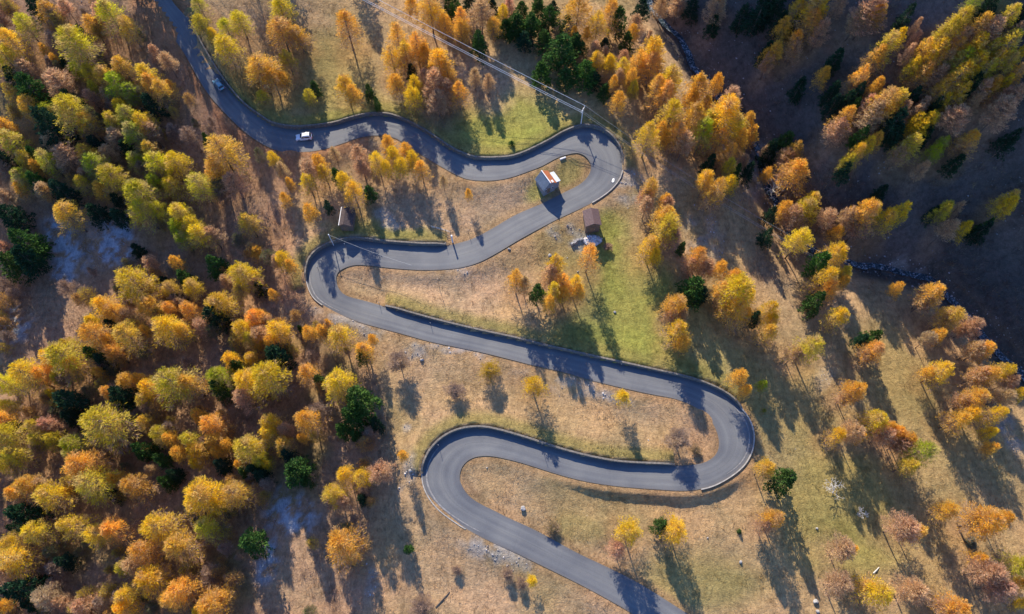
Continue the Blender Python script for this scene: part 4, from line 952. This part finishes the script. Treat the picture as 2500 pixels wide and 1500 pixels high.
(1860, 1000): """O20 430 70 G165 505 105 Y540 190 72 P640 170 82 O710 200 45 Y820 80 92 O900 130 72 O960 170 70 P870 200 72 O1040 220 80 L1160 300 106 A1060 410 72 P1000 250 70 O1330 730 82 O1420 80 82 Y1500 40 72 Y1680 40 82
Y1640 170 56 O1650 280 52 P1010 860 108 O1090 880 80 O1620 810 130 O1730 790 82 P1520 800 62 O80 790 85 P20 840 62 P580 1010 100 O640 1010 52 P550 1260 100 Y830 1320 120 O760 1280 62 P1080 1310 110 O1400 1440 110 P1330 1430 72
P1620 1180 110 P1700 1290 100 A1820 1130 100 Y1860 1400 52 O1850 1260 62 O1560 1080 62""",
}
RAW = []
for (ox, oy), txt in TILES.items():
    tk = txt.split(); i = 0
    while i < len(tk):
        c = tk[i][0]; x_ = float(tk[i][1:]); y_ = float(tk[i + 1]); r_ = float(tk[i + 2]); i += 3
        if r_ > 0: RAW.append((ox + x_ / 2.969, oy + y_ / 2.969, r_ / 2.969, c))
# out-of-frame trees, put in for the shadows they cast into view
KIND = {'Y': 'larch', 'O': 'larch', 'A': 'larch', 'L': 'larch', 'P': 'bare', 'G': 'pine', 'D': 'pine'}
for k_, (x_, c_) in enumerate(((600, 'Y'), (668, 'D'), (858, 'Y'), (1050, 'O'))):
    RAW.append((x_, -92 - 15 * (k_ % 3), 27, c_))           # these stand just above the frame; their shadows fall into it
RAW += [(330, -120, 34, 'D'), (388, -150, 34, 'D'), (300, -66, 30, 'D'), (345, -190, 32, 'D')]  # more pines out of frame, added to shade the road's top end
RAW += [(x_, y_, r_, 'D') for x_, y_, r_ in ((1905, 62, 20), (1872, 128, 19), (2038, 150, 21), (2092, 232, 20), (2030, 262, 18), (1812, 40, 20), (2185, 332, 20), (2252, 338, 18), (2212, 42, 20), (2330, 402, 18), (2462, 345, 20), (1742, 60, 17), (2060, 420, 18), (2395, 565, 18), (2150, 470, 16), (1950, 215, 18), (1690, 20, 18))]
RAW.sort(key=lambda t: -t[2])
TREES = []
for t in RAW:
    ok = True
    for q_ in TREES:
        if KIND[q_[3]] == KIND[t[3]] and math.hypot(q_[0] - t[0], q_[1] - t[1]) < (.37 if KIND[t[3]] == 'larch' else .35) * max(q_[2], t[2]): ok = False; break
    if ok: TREES.append(t)

# ------------------------------------------------------------------ crown and trunk meshes, built once per variant
def cards(P, Dv, ln, wd, r):
    """leaf tufts: small narrow four-cornered blades along direction Dv at P"""
    n = len(P); Dv = Dv / (np.linalg.norm(Dv, axis=1)[:, None] + 1e-9)
    q_ = r.normal(0, 1, (n, 3)); s = np.cross(Dv, q_); s /= np.linalg.norm(s, axis=1)[:, None] + 1e-9
    L_ = (ln * r.uniform(.55, 1.35, n))[:, None]; W_ = (wd * r.uniform(.6, 1.3, n))[:, None]
    A = P - Dv * L_ * .5; B = P + s * W_ * .5; C_ = P + Dv * L_ * .5; E_ = P - s * W_ * .5
    return np.stack([A, B, C_, E_], 1).reshape(-1, 3), np.arange(n * 4).reshape(-1, 4)
def limb(P0, P1, P2, r0):
    """thin three-sided limbs through three points, (n,3) each"""
    n = len(P0); rings = []
    for P, f in ((P0, 1.0), (P1, .6), (P2, .2)):
        for k in range(3):
            a = 2 * math.pi * k / 3
            o_ = np.stack([np.cos(a) * np.ones(n) * .7, np.cos(a + 2) * np.ones(n) * .7, np.sin(a) * np.ones(n)], 1)
            rings.append(P + o_ * (r0 * f)[:, None])
    V = np.stack(rings, 1).reshape(-1, 3)
    q_ = np.array([(s * 3 + k, s * 3 + (k + 1) % 3, s * 3 + 3 + (k + 1) % 3, s * 3 + 3 + k) for s in range(2) for k in range(3)])
    return V, (q_[None] + (np.arange(n) * 9)[:, None, None]).reshape(-1, 4)
def crown_np(seed, kind, H, R, dome=False):
    r = np.random.default_rng(seed)
    if kind == 'pine': nb, z0, p, per, ln, wd, el0, el1, droop = 105, .16, r.uniform(.55, .8), 24, .62, .30, -.1, .7, .10
    elif kind == 'bare': nb, z0, p, per, ln, wd, el0, el1, droop = 130, .22, r.uniform(.40, .6), 22, .52, .12, .25, 1.0, .06
    else: nb, z0, p, per, ln, wd, el0, el1, droop = 125, .24, r.uniform(.38, .72), 17, .50, .15, .05, .95, .20
    if dome and kind == 'larch': z0, p, el1, nb, per = .31, r.uniform(.32, .58), .85, 135, 18
    if dome and kind == 'bare': z0, p = .42, r.uniform(.28, .42)
    t = np.sort(r.random(nb) ** .85); z = H * (z0 + (.985 - z0) * t)
    az = np.arange(nb) * 2.39996 + r.normal(0, .35, nb)
    lob = 1 + .22 * np.sin(az * 2 + r.uniform(0, 6)) * (1 - t) + .14 * np.sin(az * 5 + r.uniform(0, 6))
    low = smooth(-.12, .22, t) * .35 + .65
    L_ = R * (1 - t) ** p * low * r.uniform(.68, 1.12, nb) * lob + .12 * R
    el = el0 + (el1 - el0) * t ** 1.4 + r.normal(0, .10, nb)
    D = np.stack([np.cos(az) * np.cos(el), np.sin(az) * np.cos(el), np.sin(el)], 1)
    at = lambda s: np.stack([D[:, 0] * L_ * s, D[:, 1] * L_ * s, z + D[:, 2] * L_ * s - droop * L_ * s * s], 1)
    V1, F1 = limb(at(.0), at(.5), at(.95), (.022 + .014 * L_ / R) * (1.25 if kind == 'bare' else 1.0) * R / 4 * 1.6)
    # needles
    full = (.45 + .75 * smooth(.05, .55, t)) if kind == 'larch' else np.ones(nb)
    bi = np.repeat(np.arange(nb), np.maximum(3, (per * (L_ / R) ** .8 * full * (2.35 if kind != 'pine' else 1.45)).astype(int)))
    n = len(bi); s = r.random(n) ** .62 * .92 + .10
    side = np.stack([-np.sin(az), np.cos(az), np.zeros(nb)], 1)
    lat = r.normal(0, 1, n) * (.17 * (1.15 - s) + .05) * L_[bi] * 1.25
    lift = r.normal(0, .16 if kind != 'pine' else .22, n) * R / 4
    P = at(0)[bi] + D[bi] * (L_[bi] * s)[:, None] + side[bi] * lat[:, None]
    P[:, 2] += lift - droop * L_[bi] * s * s - np.abs(lat) * .15
    yaw = np.sign(lat) * r.uniform(.1, .8, n) + r.normal(0, .22, n)
    Dv = D[bi] * np.cos(yaw)[:, None] + side[bi] * np.sin(yaw)[:, None]; Dv[:, 2] += r.normal(.0, .30, n) - (.12 if kind == 'larch' else 0)
    V2, F2 = cards(P, Dv, ln * R / 4 * 1.12, wd * R / 4 * (1.15 if kind == 'pine' else .78), r)
    tone = np.repeat(np.clip(r.normal(.5, .22, n) + .0, 0, 1), 4)
    if kind != 'pine':          # bare twiglets along the limbs, most of them low in the crown
        m2 = int(n * (.30 if kind == 'larch' else .55)); wt = (1.25 - full) if kind == 'larch' else np.ones(nb); wt = wt * L_; wt = wt / wt.sum()
        b2 = r.choice(nb, m2, p=wt); s2 = r.random(m2) ** .7; l2 = r.normal(0, 1, m2) * (.16 * (1.15 - s2) + .03) * L_[b2]
        P2 = at(0)[b2] + D[b2] * (L_[b2] * s2)[:, None] + side[b2] * l2[:, None]; P2[:, 2] -= droop * L_[b2] * s2 * s2
        yw = np.sign(l2) * r.uniform(.3, .9, m2); D2 = D[b2] * np.cos(yw)[:, None] + side[b2] * np.sin(yw)[:, None]; D2[:, 2] += r.normal(.05, .15, m2)
        V3, F3 = cards(P2, D2, .95 * R / 4, .055 * R / 4, r)
    else: V3, F3 = np.zeros((0, 3)), np.zeros((0, 4), int)
    V = np.concatenate([V1, V3, V2]); F_ = np.concatenate([F1, F3 + len(V1), F2 + len(V1) + len(V3)])
    mi = np.r_[np.zeros(len(F1) + len(F3), int), np.ones(len(F2), int)]
    tone = np.r_[np.full(len(V1) + len(V3), .5), tone]
    return V, F_, mi, tone
def trunk_mesh(seed, H, r0):
    rr = random.Random(seed); mb = MB(); pts = []; rad = []
    for k in range(7):
        t = k / 6; pts.append((rr.uniform(-.08, .08) * k * .4, rr.uniform(-.08, .08) * k * .4, -.6 + (H * .97 + .6) * t)); rad.append(r0 * (1.25 if k == 0 else 1) * (1 - t) ** .8 + .015)
    mb.tube(pts, rad, 7)
    me_ = bpy.data.meshes.new("trunk"); me_.from_pydata([tuple(map(float, p)) for p in mb.v], [], mb.f); me_.materials.append(M['bark'])
    me_.polygons.foreach_set("use_smooth", np.full(len(me_.polygons), True)); me_.update(); return me_
CAN = {'larch': (13.0, 4.0, .20), 'bare': (11.5, 3.8, .17), 'pine': (11.0, 3.2, .22)}
NVAR = {'larch': 16, 'bare': 8, 'pine': 8}
LIB, RAWG = {}, {}
for kind, n in NVAR.items():
    H, R, tr = CAN[kind]; LIB[kind] = []; RAWG[kind] = []
    for v in range(n):
        V, F_, mi, tone = crown_np(100 + v * 7 + len(kind) * 1000, kind, H, R, v % 2 == 0)
        RAWG[kind].append((V, F_, mi, tone))
        LIB[kind].append((mesh_np(kind + "_crown", V, F_, mats=[M['twig'] if kind != 'pine' else M['bark'], M['pine'] if kind == 'pine' else M['larch']], mat_idx=mi, tone=tone), trunk_mesh(v + 50, H, tr)))
HUE = {'Y': (.82, .565, .035), 'O': (.83, .475, .065), 'A': (.62, .49, .045), 'L': (.42, .46, .03), 'P': (.76, .48, .26), 'G': (.052, .105, .025), 'D': (.026, .058, .030)}
WORD = {'Y': 'golden yellow', 'O': 'orange', 'A': 'olive yellow', 'L': 'lime green', 'P': 'pinkish', 'G': 'bright green', 'D': 'dark green'}
NAME = {'larch': ('larch_tree', 'larch tree', 'larch'), 'bare': ('thinning_tree', 'thinning tree', 'sparse tree'), 'pine': ('pine_tree', 'pine tree', 'pine')}

def tree_size(px, py, rp, kind):
    x_, y_, z_ = place(px, py, 4.0)
    for k in range(4):
        zc = float(project(x_, y_, z_ + 5)[2]); rm = rp * zc / F_PX * (1.15 if 600 < px < 1200 and py < 330 else .92 if px > 1880 and py > 640 else 1.0) * (1.22 if kind != 'pine' else 1.12)
        H = {'larch': 4.2 + 2.45 * rm, 'bare': 3.8 + 2.2 * rm, 'pine': 3.0 + 3.1 * rm}[kind]
        ds, _, side = stream_dist(np.array([x_]), np.array([y_]))
        if side[0] > 0 and ds[0] > 3: H = H * 1.0 + 1.5 * float(smooth(60, 25, ds[0]))
        if 1490 < px < 1885 and 170 < py < 470: H *= 1.22
        if px < 660 and py < 800: H *= .86
        if py < 480 and px > 600: H *= .88
        if 430 < px < 800 and py < 330: H *= .80
        if 1140 < px < 1720 and py > 600: H *= 1.22 if py < 780 and px < 1440 else .84
        if kind == 'pine' and 1230 < px < 1480 and py < 240: H *= .74
        x_, y_, z_ = place(px, py, H * (.66 if kind != 'pine' else .58))
    return x_, y_, z_, rm, H
# ------------------------------------------------------------------ labels: each says which tree it is
LAND = [(1338, 440, "the rust roofed hut", 120), (1446, 530, "the brown barn", 120), (742, 335, "the white car", 130), (535, 208, "the pale blue car", 130), (842, 530, "the dark shed", 110),
        (1425, 275, "the power pole", 150), (1105, 578, "the whitish post", 100), (1447, 588, "the pale stone heap", 90), (775, 665, "the western hairpin", 120), (1820, 1070, "the eastern hairpin", 150),
        (1050, 1150, "the lowest hairpin", 150), (1510, 385, "the top hairpin", 130), (150, 610, "the long frost patch", 120), (275, 592, "the round frost patch", 110), (25, 790, "the frost at the frame edge", 120),
        (705, 1250, "the frosty clearing", 120), (1530, 1320, "the lowest straight", 150), (1260, 850, "the long middle straight", 140), (900, 310, "the upper road's crest", 140), (860, 795, "the stone scree", 110), (1730, 560, "the grey gully stones", 120)]
def zone(px, py):
    if px < 930 and not (px > 640 and py < 330):
        c = "western wood's outer edge" if px < 260 else "western wood's middle" if px < 560 else "western wood's inner margin"
    elif py < 340 and px < 1620: c = "meadows above the upper road" if px < 1240 else "green wood above the top hairpin"
    elif px > 1620 and py < 640 and px < 1880: c = "clump on the near ravine bank"
    elif px >= 1880 and py < 720: c = "shaded bank's upper reach" if py < 240 else "shaded bank's middle reach" if py < 480 else "shaded bank's foot"
    elif px > 1880: c = "eastern meadow's stream edge" if px > 2220 else "eastern meadow"
    elif px > 1600: c = "row east of the green meadow"
    else: c = "slope between the hairpins"
    if px < 930:
        r_ = ["top", "upper part", "middle height", "lower part", "bottom"][min(4, int(py // 300))]
        return c + ", " + r_
    return c
def size_word(rp, kind):
    a, b = {'larch': (20, 29), 'bare': (18, 26), 'pine': (18, 26)}[kind]
    return "small" if rp < a else "large" if rp > b else "medium"
def rel(dx, dy):
    a = math.degrees(math.atan2(-dy, dx)) % 360
    return ["right of", "up and right of", "above", "up and left of", "left of", "down and left of", "below", "down and right of"][int((a + 22.5) // 45) % 8]
ORD = ["", "second", "third", "fourth", "fifth", "sixth", "seventh", "eighth", "ninth", "tenth", "eleventh", "twelfth"]
def make_labels(T):
    out = [None] * len(T); used = set(); rest = []
    for k, t in enumerate(T):
        best = None
        for lx, ly, nm, rad in LAND:
            d = math.hypot(t[0] - lx, t[1] - ly)
            if d < rad and (best is None or d / rad < best[0]): best = (d / rad, nm, t[0] - lx, t[1] - ly)
        if best:
            out[k] = f"{size_word(t[2], KIND[t[3]])} {WORD[t[3]]} {NAME[KIND[t[3]]][2]} {rel(best[2], best[3])} {best[1]}"
    from collections import defaultdict
    g = defaultdict(list)
    for k, t in enumerate(T):
        if out[k]: g[out[k]].append(k)
    for s, ks in g.items():
        if len(ks) > 1:
            for k in ks: out[k] = None
    g = defaultdict(list)
    for k, t in enumerate(T):
        if out[k] is None: g[f"{size_word(t[2], KIND[t[3]])} {WORD[t[3]]} {NAME[KIND[t[3]]][2]} in the {zone(t[0], t[1])}"].append(k)
    for s, ks in g.items():
        if len(ks) == 1: out[ks[0]] = s; continue
        ks.sort(key=lambda k: T[k][0]); n = len(ks)
        for i, k in enumerate(ks):
            w = "leftmost" if i == 0 else "rightmost" if i == n - 1 else f"{ORD[i]} from left" if i < len(ORD) else f"{ORD[min(n - 1 - i, 11)]} from right"
            out[k] = f"{s}, {w}" + (" of two" if n == 2 else "")
    return out
larches = [t for t in TREES if KIND[t[3]] == 'larch']; larches.sort(key=lambda t: -t[2])
LAB_LIMIT = 298
print('TREES', {k: sum(KIND[t[3]] == k for t in TREES) for k in ('larch', 'bare', 'pine')})
solo = larches[:LAB_LIMIT] + [t for t in TREES if KIND[t[3]] != 'larch']
small = larches[LAB_LIMIT:]
mr = np.random.default_rng(77)                               # the wood goes on beyond the frame's edges
for k_ in range(150):
    s_ = mr.random()
    mx_, my_ = (mr.uniform(-330, -45), mr.uniform(-60, 1660)) if s_ < .45 else (mr.uniform(-100, 850), mr.uniform(1550, 1720)) if s_ < .68 else (mr.uniform(2560, 2800), mr.uniform(100, 1650)) if s_ < .92 else (mr.uniform(2150, 2560), mr.uniform(1560, 1690))
    if all(math.hypot(mx_ - q_[0], my_ - q_[1]) > 48 for q_ in small[-150:]): small.append((mx_, my_, mr.uniform(20, 36), 'YOOA'[int(mr.integers(4))]))
labels = make_labels(solo)
GROUP = {'Y': "golden larches of the hillside", 'O': "orange larches of the hillside", 'A': "olive yellow larches of the hillside", 'L': "lime green larches of the hillside", 'P': "thinning brownish trees of the hillside", 'G': "pines of the hillside", 'D': "pines of the hillside"}
tr_rng = np.random.default_rng(21); LITTER = []
for t, lab in zip(solo, labels):
    px, py, rp, c = t; kind = KIND[c]
    x_, y_, z_, rm, H = tree_size(px, py, rp, kind)
    dome = not (1140 < px < 1720 and py > 600) and not (640 < px < 1640 and py < 480) and not (px > 1880 and py < 420)
    v = int(tr_rng.integers(len(LIB[kind]))); Hc_, Rc_, _ = CAN[kind]
    if kind != 'pine' and (v % 2 == 0) != (dome if tr_rng.random() < .85 else not dome): v = v ^ 1
    e = empty(NAME[kind][0], (x_, y_, z_), float(tr_rng.uniform(0, 6.28)), (rm / Rc_, rm / Rc_, H / Hc_ * float(tr_rng.uniform(.94, 1.06))))
    tag(e, lab, NAME[kind][1], GROUP[c])
    cr = obj("crown", LIB[kind][v][0], e); tk_ = obj("trunk", LIB[kind][v][1], e)
    h0 = np.array(HUE[c]) * tr_rng.uniform(.86, 1.14) * (1 + tr_rng.normal(0, .05, 3))
    if px < 640 and py < 720 and kind == 'larch': h0 = h0 * np.array([.95, 1.06, .9])
    cr.color = (*[float(a) for a in h0], 1)
    if kind != 'pine': LITTER.append((x_, y_, rm, (.33, .185, .075) if c != 'P' else (.30, .19, .12)))
if small:
    Vs, Fs, Cs, off = [], [], [], 0
    for t in small:
        px, py, rp, c = t
        x_, y_, z_, rm, H = tree_size(px, py, rp, 'larch')
        V, F_, mi, tone = RAWG['larch'][2 * int(tr_rng.integers(len(RAWG['larch']) // 2))]
        a = tr_rng.uniform(0, 6.28); ca, sa = math.cos(a), math.sin(a); Hc_, Rc_, _ = CAN['larch']; k = rm / Rc_
        W = np.stack([(V[:, 0] * ca - V[:, 1] * sa) * k + x_, (V[:, 0] * sa + V[:, 1] * ca) * k + y_, V[:, 2] * H / Hc_ + z_], 1)
        cc = np.array(HUE[c])[None] * (.7 + .6 * tone)[:, None]
        nl = len(V) - 4 * int((mi == 1).sum()); cc[:nl] = (.26, .18, .14)
        Vs.append(W); Fs.append(F_ + off); Cs.append(cc); off += len(V)
    M['saplings'] = mat_vcol("young_larch_needles", trans=.35)
    tag(obj("forest", mesh_np("forest", np.concatenate(Vs), np.concatenate(Fs), cols=np.concatenate(Cs), mats=[M['saplings']])), "further larches filling gaps of the wood and going on beyond it", kind="stuff")

# leafless and half leafless saplings that fill the wood between the crowns: nobody could count them
r = np.random.default_rng(33); Vs, Fs, Cs, off = [], [], [], 0; nfill = 0
cand = np.stack([r.uniform(-40, 960, 2600), r.uniform(-60, 1540, 2600)], 1)
TP = np.array([(t[0], t[1], t[2]) for t in TREES])
for cx_, cy_ in cand:
    if cx_ > np.interp(cy_, XF[:, 0], XF[:, 1]) - 25 or nfill >= 380: continue
    if vnoise(cx_ * 1.0, cy_ * 1.0, 90.) < .36: continue
    x_, y_, z_ = place(cx_, cy_, 1.5)
    if bil(ROAD_D, x_, y_) < 4 or min(abs(cx_ - 700) / 90 + abs(cy_ - 1400) / 110, abs(cx_ - 150) / 90 + abs(cy_ - 640) / 90, abs(cx_ - 272) / 80 + abs(cy_ - 592) / 60, abs(cx_ - 160) / 60 + abs(cy_ - 820) / 120, abs(cx_ - 705) / 80 + abs(cy_ - 1250) / 60) < 1: continue
    rm = r.uniform(1.0, 2.5); H = 2.4 + rm * 2.3
    V, F_, mi, tone = RAWG['bare'][int(r.integers(len(RAWG['bare'])))]
    nl = len(V) - 4 * int((mi == 1).sum()); keep = r.random(int((mi == 1).sum())) < .5
    Fk = np.concatenate([F_[mi == 0], F_[mi == 1][keep]])
    a = r.uniform(0, 6.28); ca, sa = math.cos(a), math.sin(a); Hc_, Rc_, _ = CAN['bare']; k = rm / Rc_
    W = np.stack([(V[:, 0] * ca - V[:, 1] * sa) * k + x_, (V[:, 0] * sa + V[:, 1] * ca) * k + y_, V[:, 2] * H / Hc_ + z_ - .1], 1)
    hue = np.array([(.50, .34, .22), (.74, .43, .09), (.42, .31, .22), (.66, .48, .05), (.16, .19, .06)][int(r.integers(5))])
    cc = hue[None] * (.7 + .6 * tone)[:, None]; cc[:nl] = (.27, .19, .15)
    us = np.unique(Fk); mp = np.zeros(len(V), int); mp[us] = np.arange(len(us))
    Vs.append(W[us]); Fs.append(mp[Fk] + off); Cs.append(cc[us]); off += len(us); nfill += 1
M['thicket'] = mat_vcol("sapling_twigs", trans=.3)
tag(obj("shrubbery", mesh_np("shrubbery", np.concatenate(Vs), np.concatenate(Fs), cols=np.concatenate(Cs), mats=[M['thicket']])), "thin leafless saplings filling the western wood", kind="stuff")

# ------------------------------------------------------------------ shrubs, bare bushes, dead wood
def shrub(px, py, rp, hue, lab, kind='bare', cat="shrub", flat=.62, name="shrub"):
    x_, y_, z_ = place(px, py, 1.0); zc = float(project(x_, y_, z_ + 1)[2]); rm = rp * zc / F_PX
    e = empty(name, (x_, y_, z_ - .15), px, (rm / CAN[kind][1], rm / CAN[kind][1], rm * 2 * flat / CAN[kind][0])); tag(e, lab, cat)
    v = int(px) % len(LIB[kind]); cr = obj("crown", LIB[kind][v][0], e); cr.color = (*hue, 1); obj("trunk", LIB[kind][v][1], e)
shrub(1196, 912, 31, (.50, .34, .035), "large round yellow shrub below the long middle straight, left of an orange tree", 'larch', flat=.8)
shrub(1112, 957, 27, (.24, .185, .165), "round grey leafless bush on the brown slope, left of the yellow shrub", flat=.6)
shrub(1030, 1480, 32, (.24, .175, .15), "round leafless bush at the bottom edge under the scree", flat=.6)
shrub(1115, 1392, 14, (.26, .19, .16), "small leafless bush at the left end of the lower scree", flat=.7)
shrub(1240, 1402, 18, (.25, .18, .15), "leafless grey bush beside the lower scree near the lowest straight", flat=.7)
shrub(1273, 1425, 17, (.24, .18, .15), "leafless bush against the narrow yellow larch by the lowest straight", flat=.8)
shrub(2374, 1327, 15, (.14, .15, .11), "grey green low bush below the broad orange larch of the eastern meadow", 'pine', flat=.7)
shrub(1249, 349, 8, (.07, .13, .03), "tiny green shrub alone on the bright meadow above the top straight", 'pine', flat=1.1)
shrub(1807, 1297, 7, (.06, .10, .03), "tiny dark shrub in the tan meadow right of the golden larch pair", 'pine', flat=1.0)
shrub(1484, 602, 13, (.25, .15, .12), "low reddish brown bush on the meadow right of the barn's shadow", flat=.6)
shrub(1865, 1003, 9, (.30, .33, .04), "tiny lime shrub below the lime sapling on the eastern meadow", 'larch', flat=1.1)
shrub(1350, 1290, 20, (.20, .17, .07), "sparse olive bush on the verge above the lowest straight", flat=.6)
shrub(1700, 1100, 16, (.16, .13, .05), "dark low bush at the inner verge of the eastern hairpin", flat=.5)
# fallen needles: the turf below each larch takes on their colour
lit = CG.copy()
for lx_, ly_, lr_, hue_ in LITTER:
    i0, i1 = np.searchsorted(GX, (lx_ - 2 * lr_, lx_ + 2 * lr_)); j0, j1 = np.searchsorted(GY, (ly_ - 2 * lr_, ly_ + 2 * lr_))
    if i1 <= i0 or j1 <= j0: continue
    sub = np.s_[j0:j1, i0:i1]; d_ = np.hypot(XX[sub] - lx_, YY[sub] - ly_) / lr_
    w_ = (.42 * smooth(1.9, .4, d_ + .8 * (fbm(XX[sub], YY[sub], 2.5) - .5)) * smooth(.4, 1.5, ROAD_D[sub]))[..., None]
    lit[sub] = lit[sub] * (1 - w_) + np.array(hue_) * w_
cb = np.ones((nx * ny, 4), np.float32); cb[:, :3] = lit.reshape(-1, 3)
bpy.data.objects['ground'].data.color_attributes['Col'].data.foreach_set('color', cb.ravel())

def bare_tree(px, py, h, spread, lab, mat, seed, lean=(0, 0)):
    """trunk and forked bare limbs in one continuous skin"""
    x_, y_, z_ = place(px, py); rr = random.Random(seed); verts, edges, rad = [(0, 0, -.3)], [], [h * .022]
    def grow(i, d, ln, r_, lev):
        n = 3 if lev < 2 else 2; last = i
        for s in range(n):
            p = verts[last]; d = (d[0] + rr.uniform(-.18, .18), d[1] + rr.uniform(-.18, .18), d[2] + .02)
            m_ = math.sqrt(sum(q * q for q in d)); d = tuple(q / m_ for q in d); l = ln / n
            verts.append((p[0] + d[0] * l, p[1] + d[1] * l, p[2] + d[2] * l)); edges.append((last, len(verts) - 1)); rad.append(max(.018, r_ * (1 - .3 * s / n))); last = len(verts) - 1
            if lev < 3 and s > 0 or (lev == 0 and s >= 0):
                for q in range(2 if lev else 3):
                    a = rr.uniform(0, 6.28); f = spread
                    grow(last, (d[0] + f * math.cos(a), d[1] + f * math.sin(a), d[2] * .8), ln * .55, r_ * .55, lev + 1)
    grow(0, (lean[0], lean[1], 1), h * .75, h * .016, 0)
    me_ = bpy.data.meshes.new("bare_tree"); me_.from_pydata(verts, edges, [])
    me_.materials.append(mat); e = empty("bare_tree", (x_, y_, z_)); tag(e, lab, "bare tree")
    ob = obj("branches", me_, e)
    sk = ob.modifiers.new("skin", 'SKIN'); sk.use_smooth_shade = True
    for i, v in enumerate(me_.skin_vertices[0].data): v.radius = (rad[i], rad[i])
    me_.skin_vertices[0].data[0].use_root = True
shrub(978, 893, 30, (.33, .25, .20), "spindly leafless tree standing on the brown slope below the western scree", flat=1.0, cat="bare tree", name="bare_tree")
shrub(1650, 1078, 32, (.34, .26, .20), "pale leafless tree on the verge above the road inside the eastern hairpin", flat=.9, cat="bare tree", name="bare_tree")
bare_tree(2034, 1207, 4.0, 1.3, "whitish dead fallen tree top with splayed branches in the eastern meadow", M['paletwig'], 8, (-.2, .3))
bare_tree(2090, 1256, 2.2, 1.4, "small bleached dead branch lying in the eastern meadow below the larger one", M['paletwig'], 11, (.6, .1))
bare_tree(1880, 480, 6.0, .9, "greyish leafless tree over the pale stones in the ravine", M['paletwig'], 13)
def log(px0, py0, px1, py1, lab, mat):
    a, b = place(px0, py0), place(px1, py1); mb = MB()
    mb.tube([(0, 0, .1), ((b[0] - a[0]) * .5, (b[1] - a[1]) * .5, (b[2] - a[2]) * .5 + .2), (b[0] - a[0], b[1] - a[1], b[2] - a[2] + .1)], [.16, .13, .07], 7)
    ob = mb.build("fallen_log", mat); ob.location = a; tag(ob, lab, "log")
log(1064, 1482, 1098, 1445, "long dark fallen log in the brown grass at the bottom edge", M['wood'])
log(2132, 1400, 2146, 1385, "short pale fallen log in the lower eastern meadow", M['paletwig'])
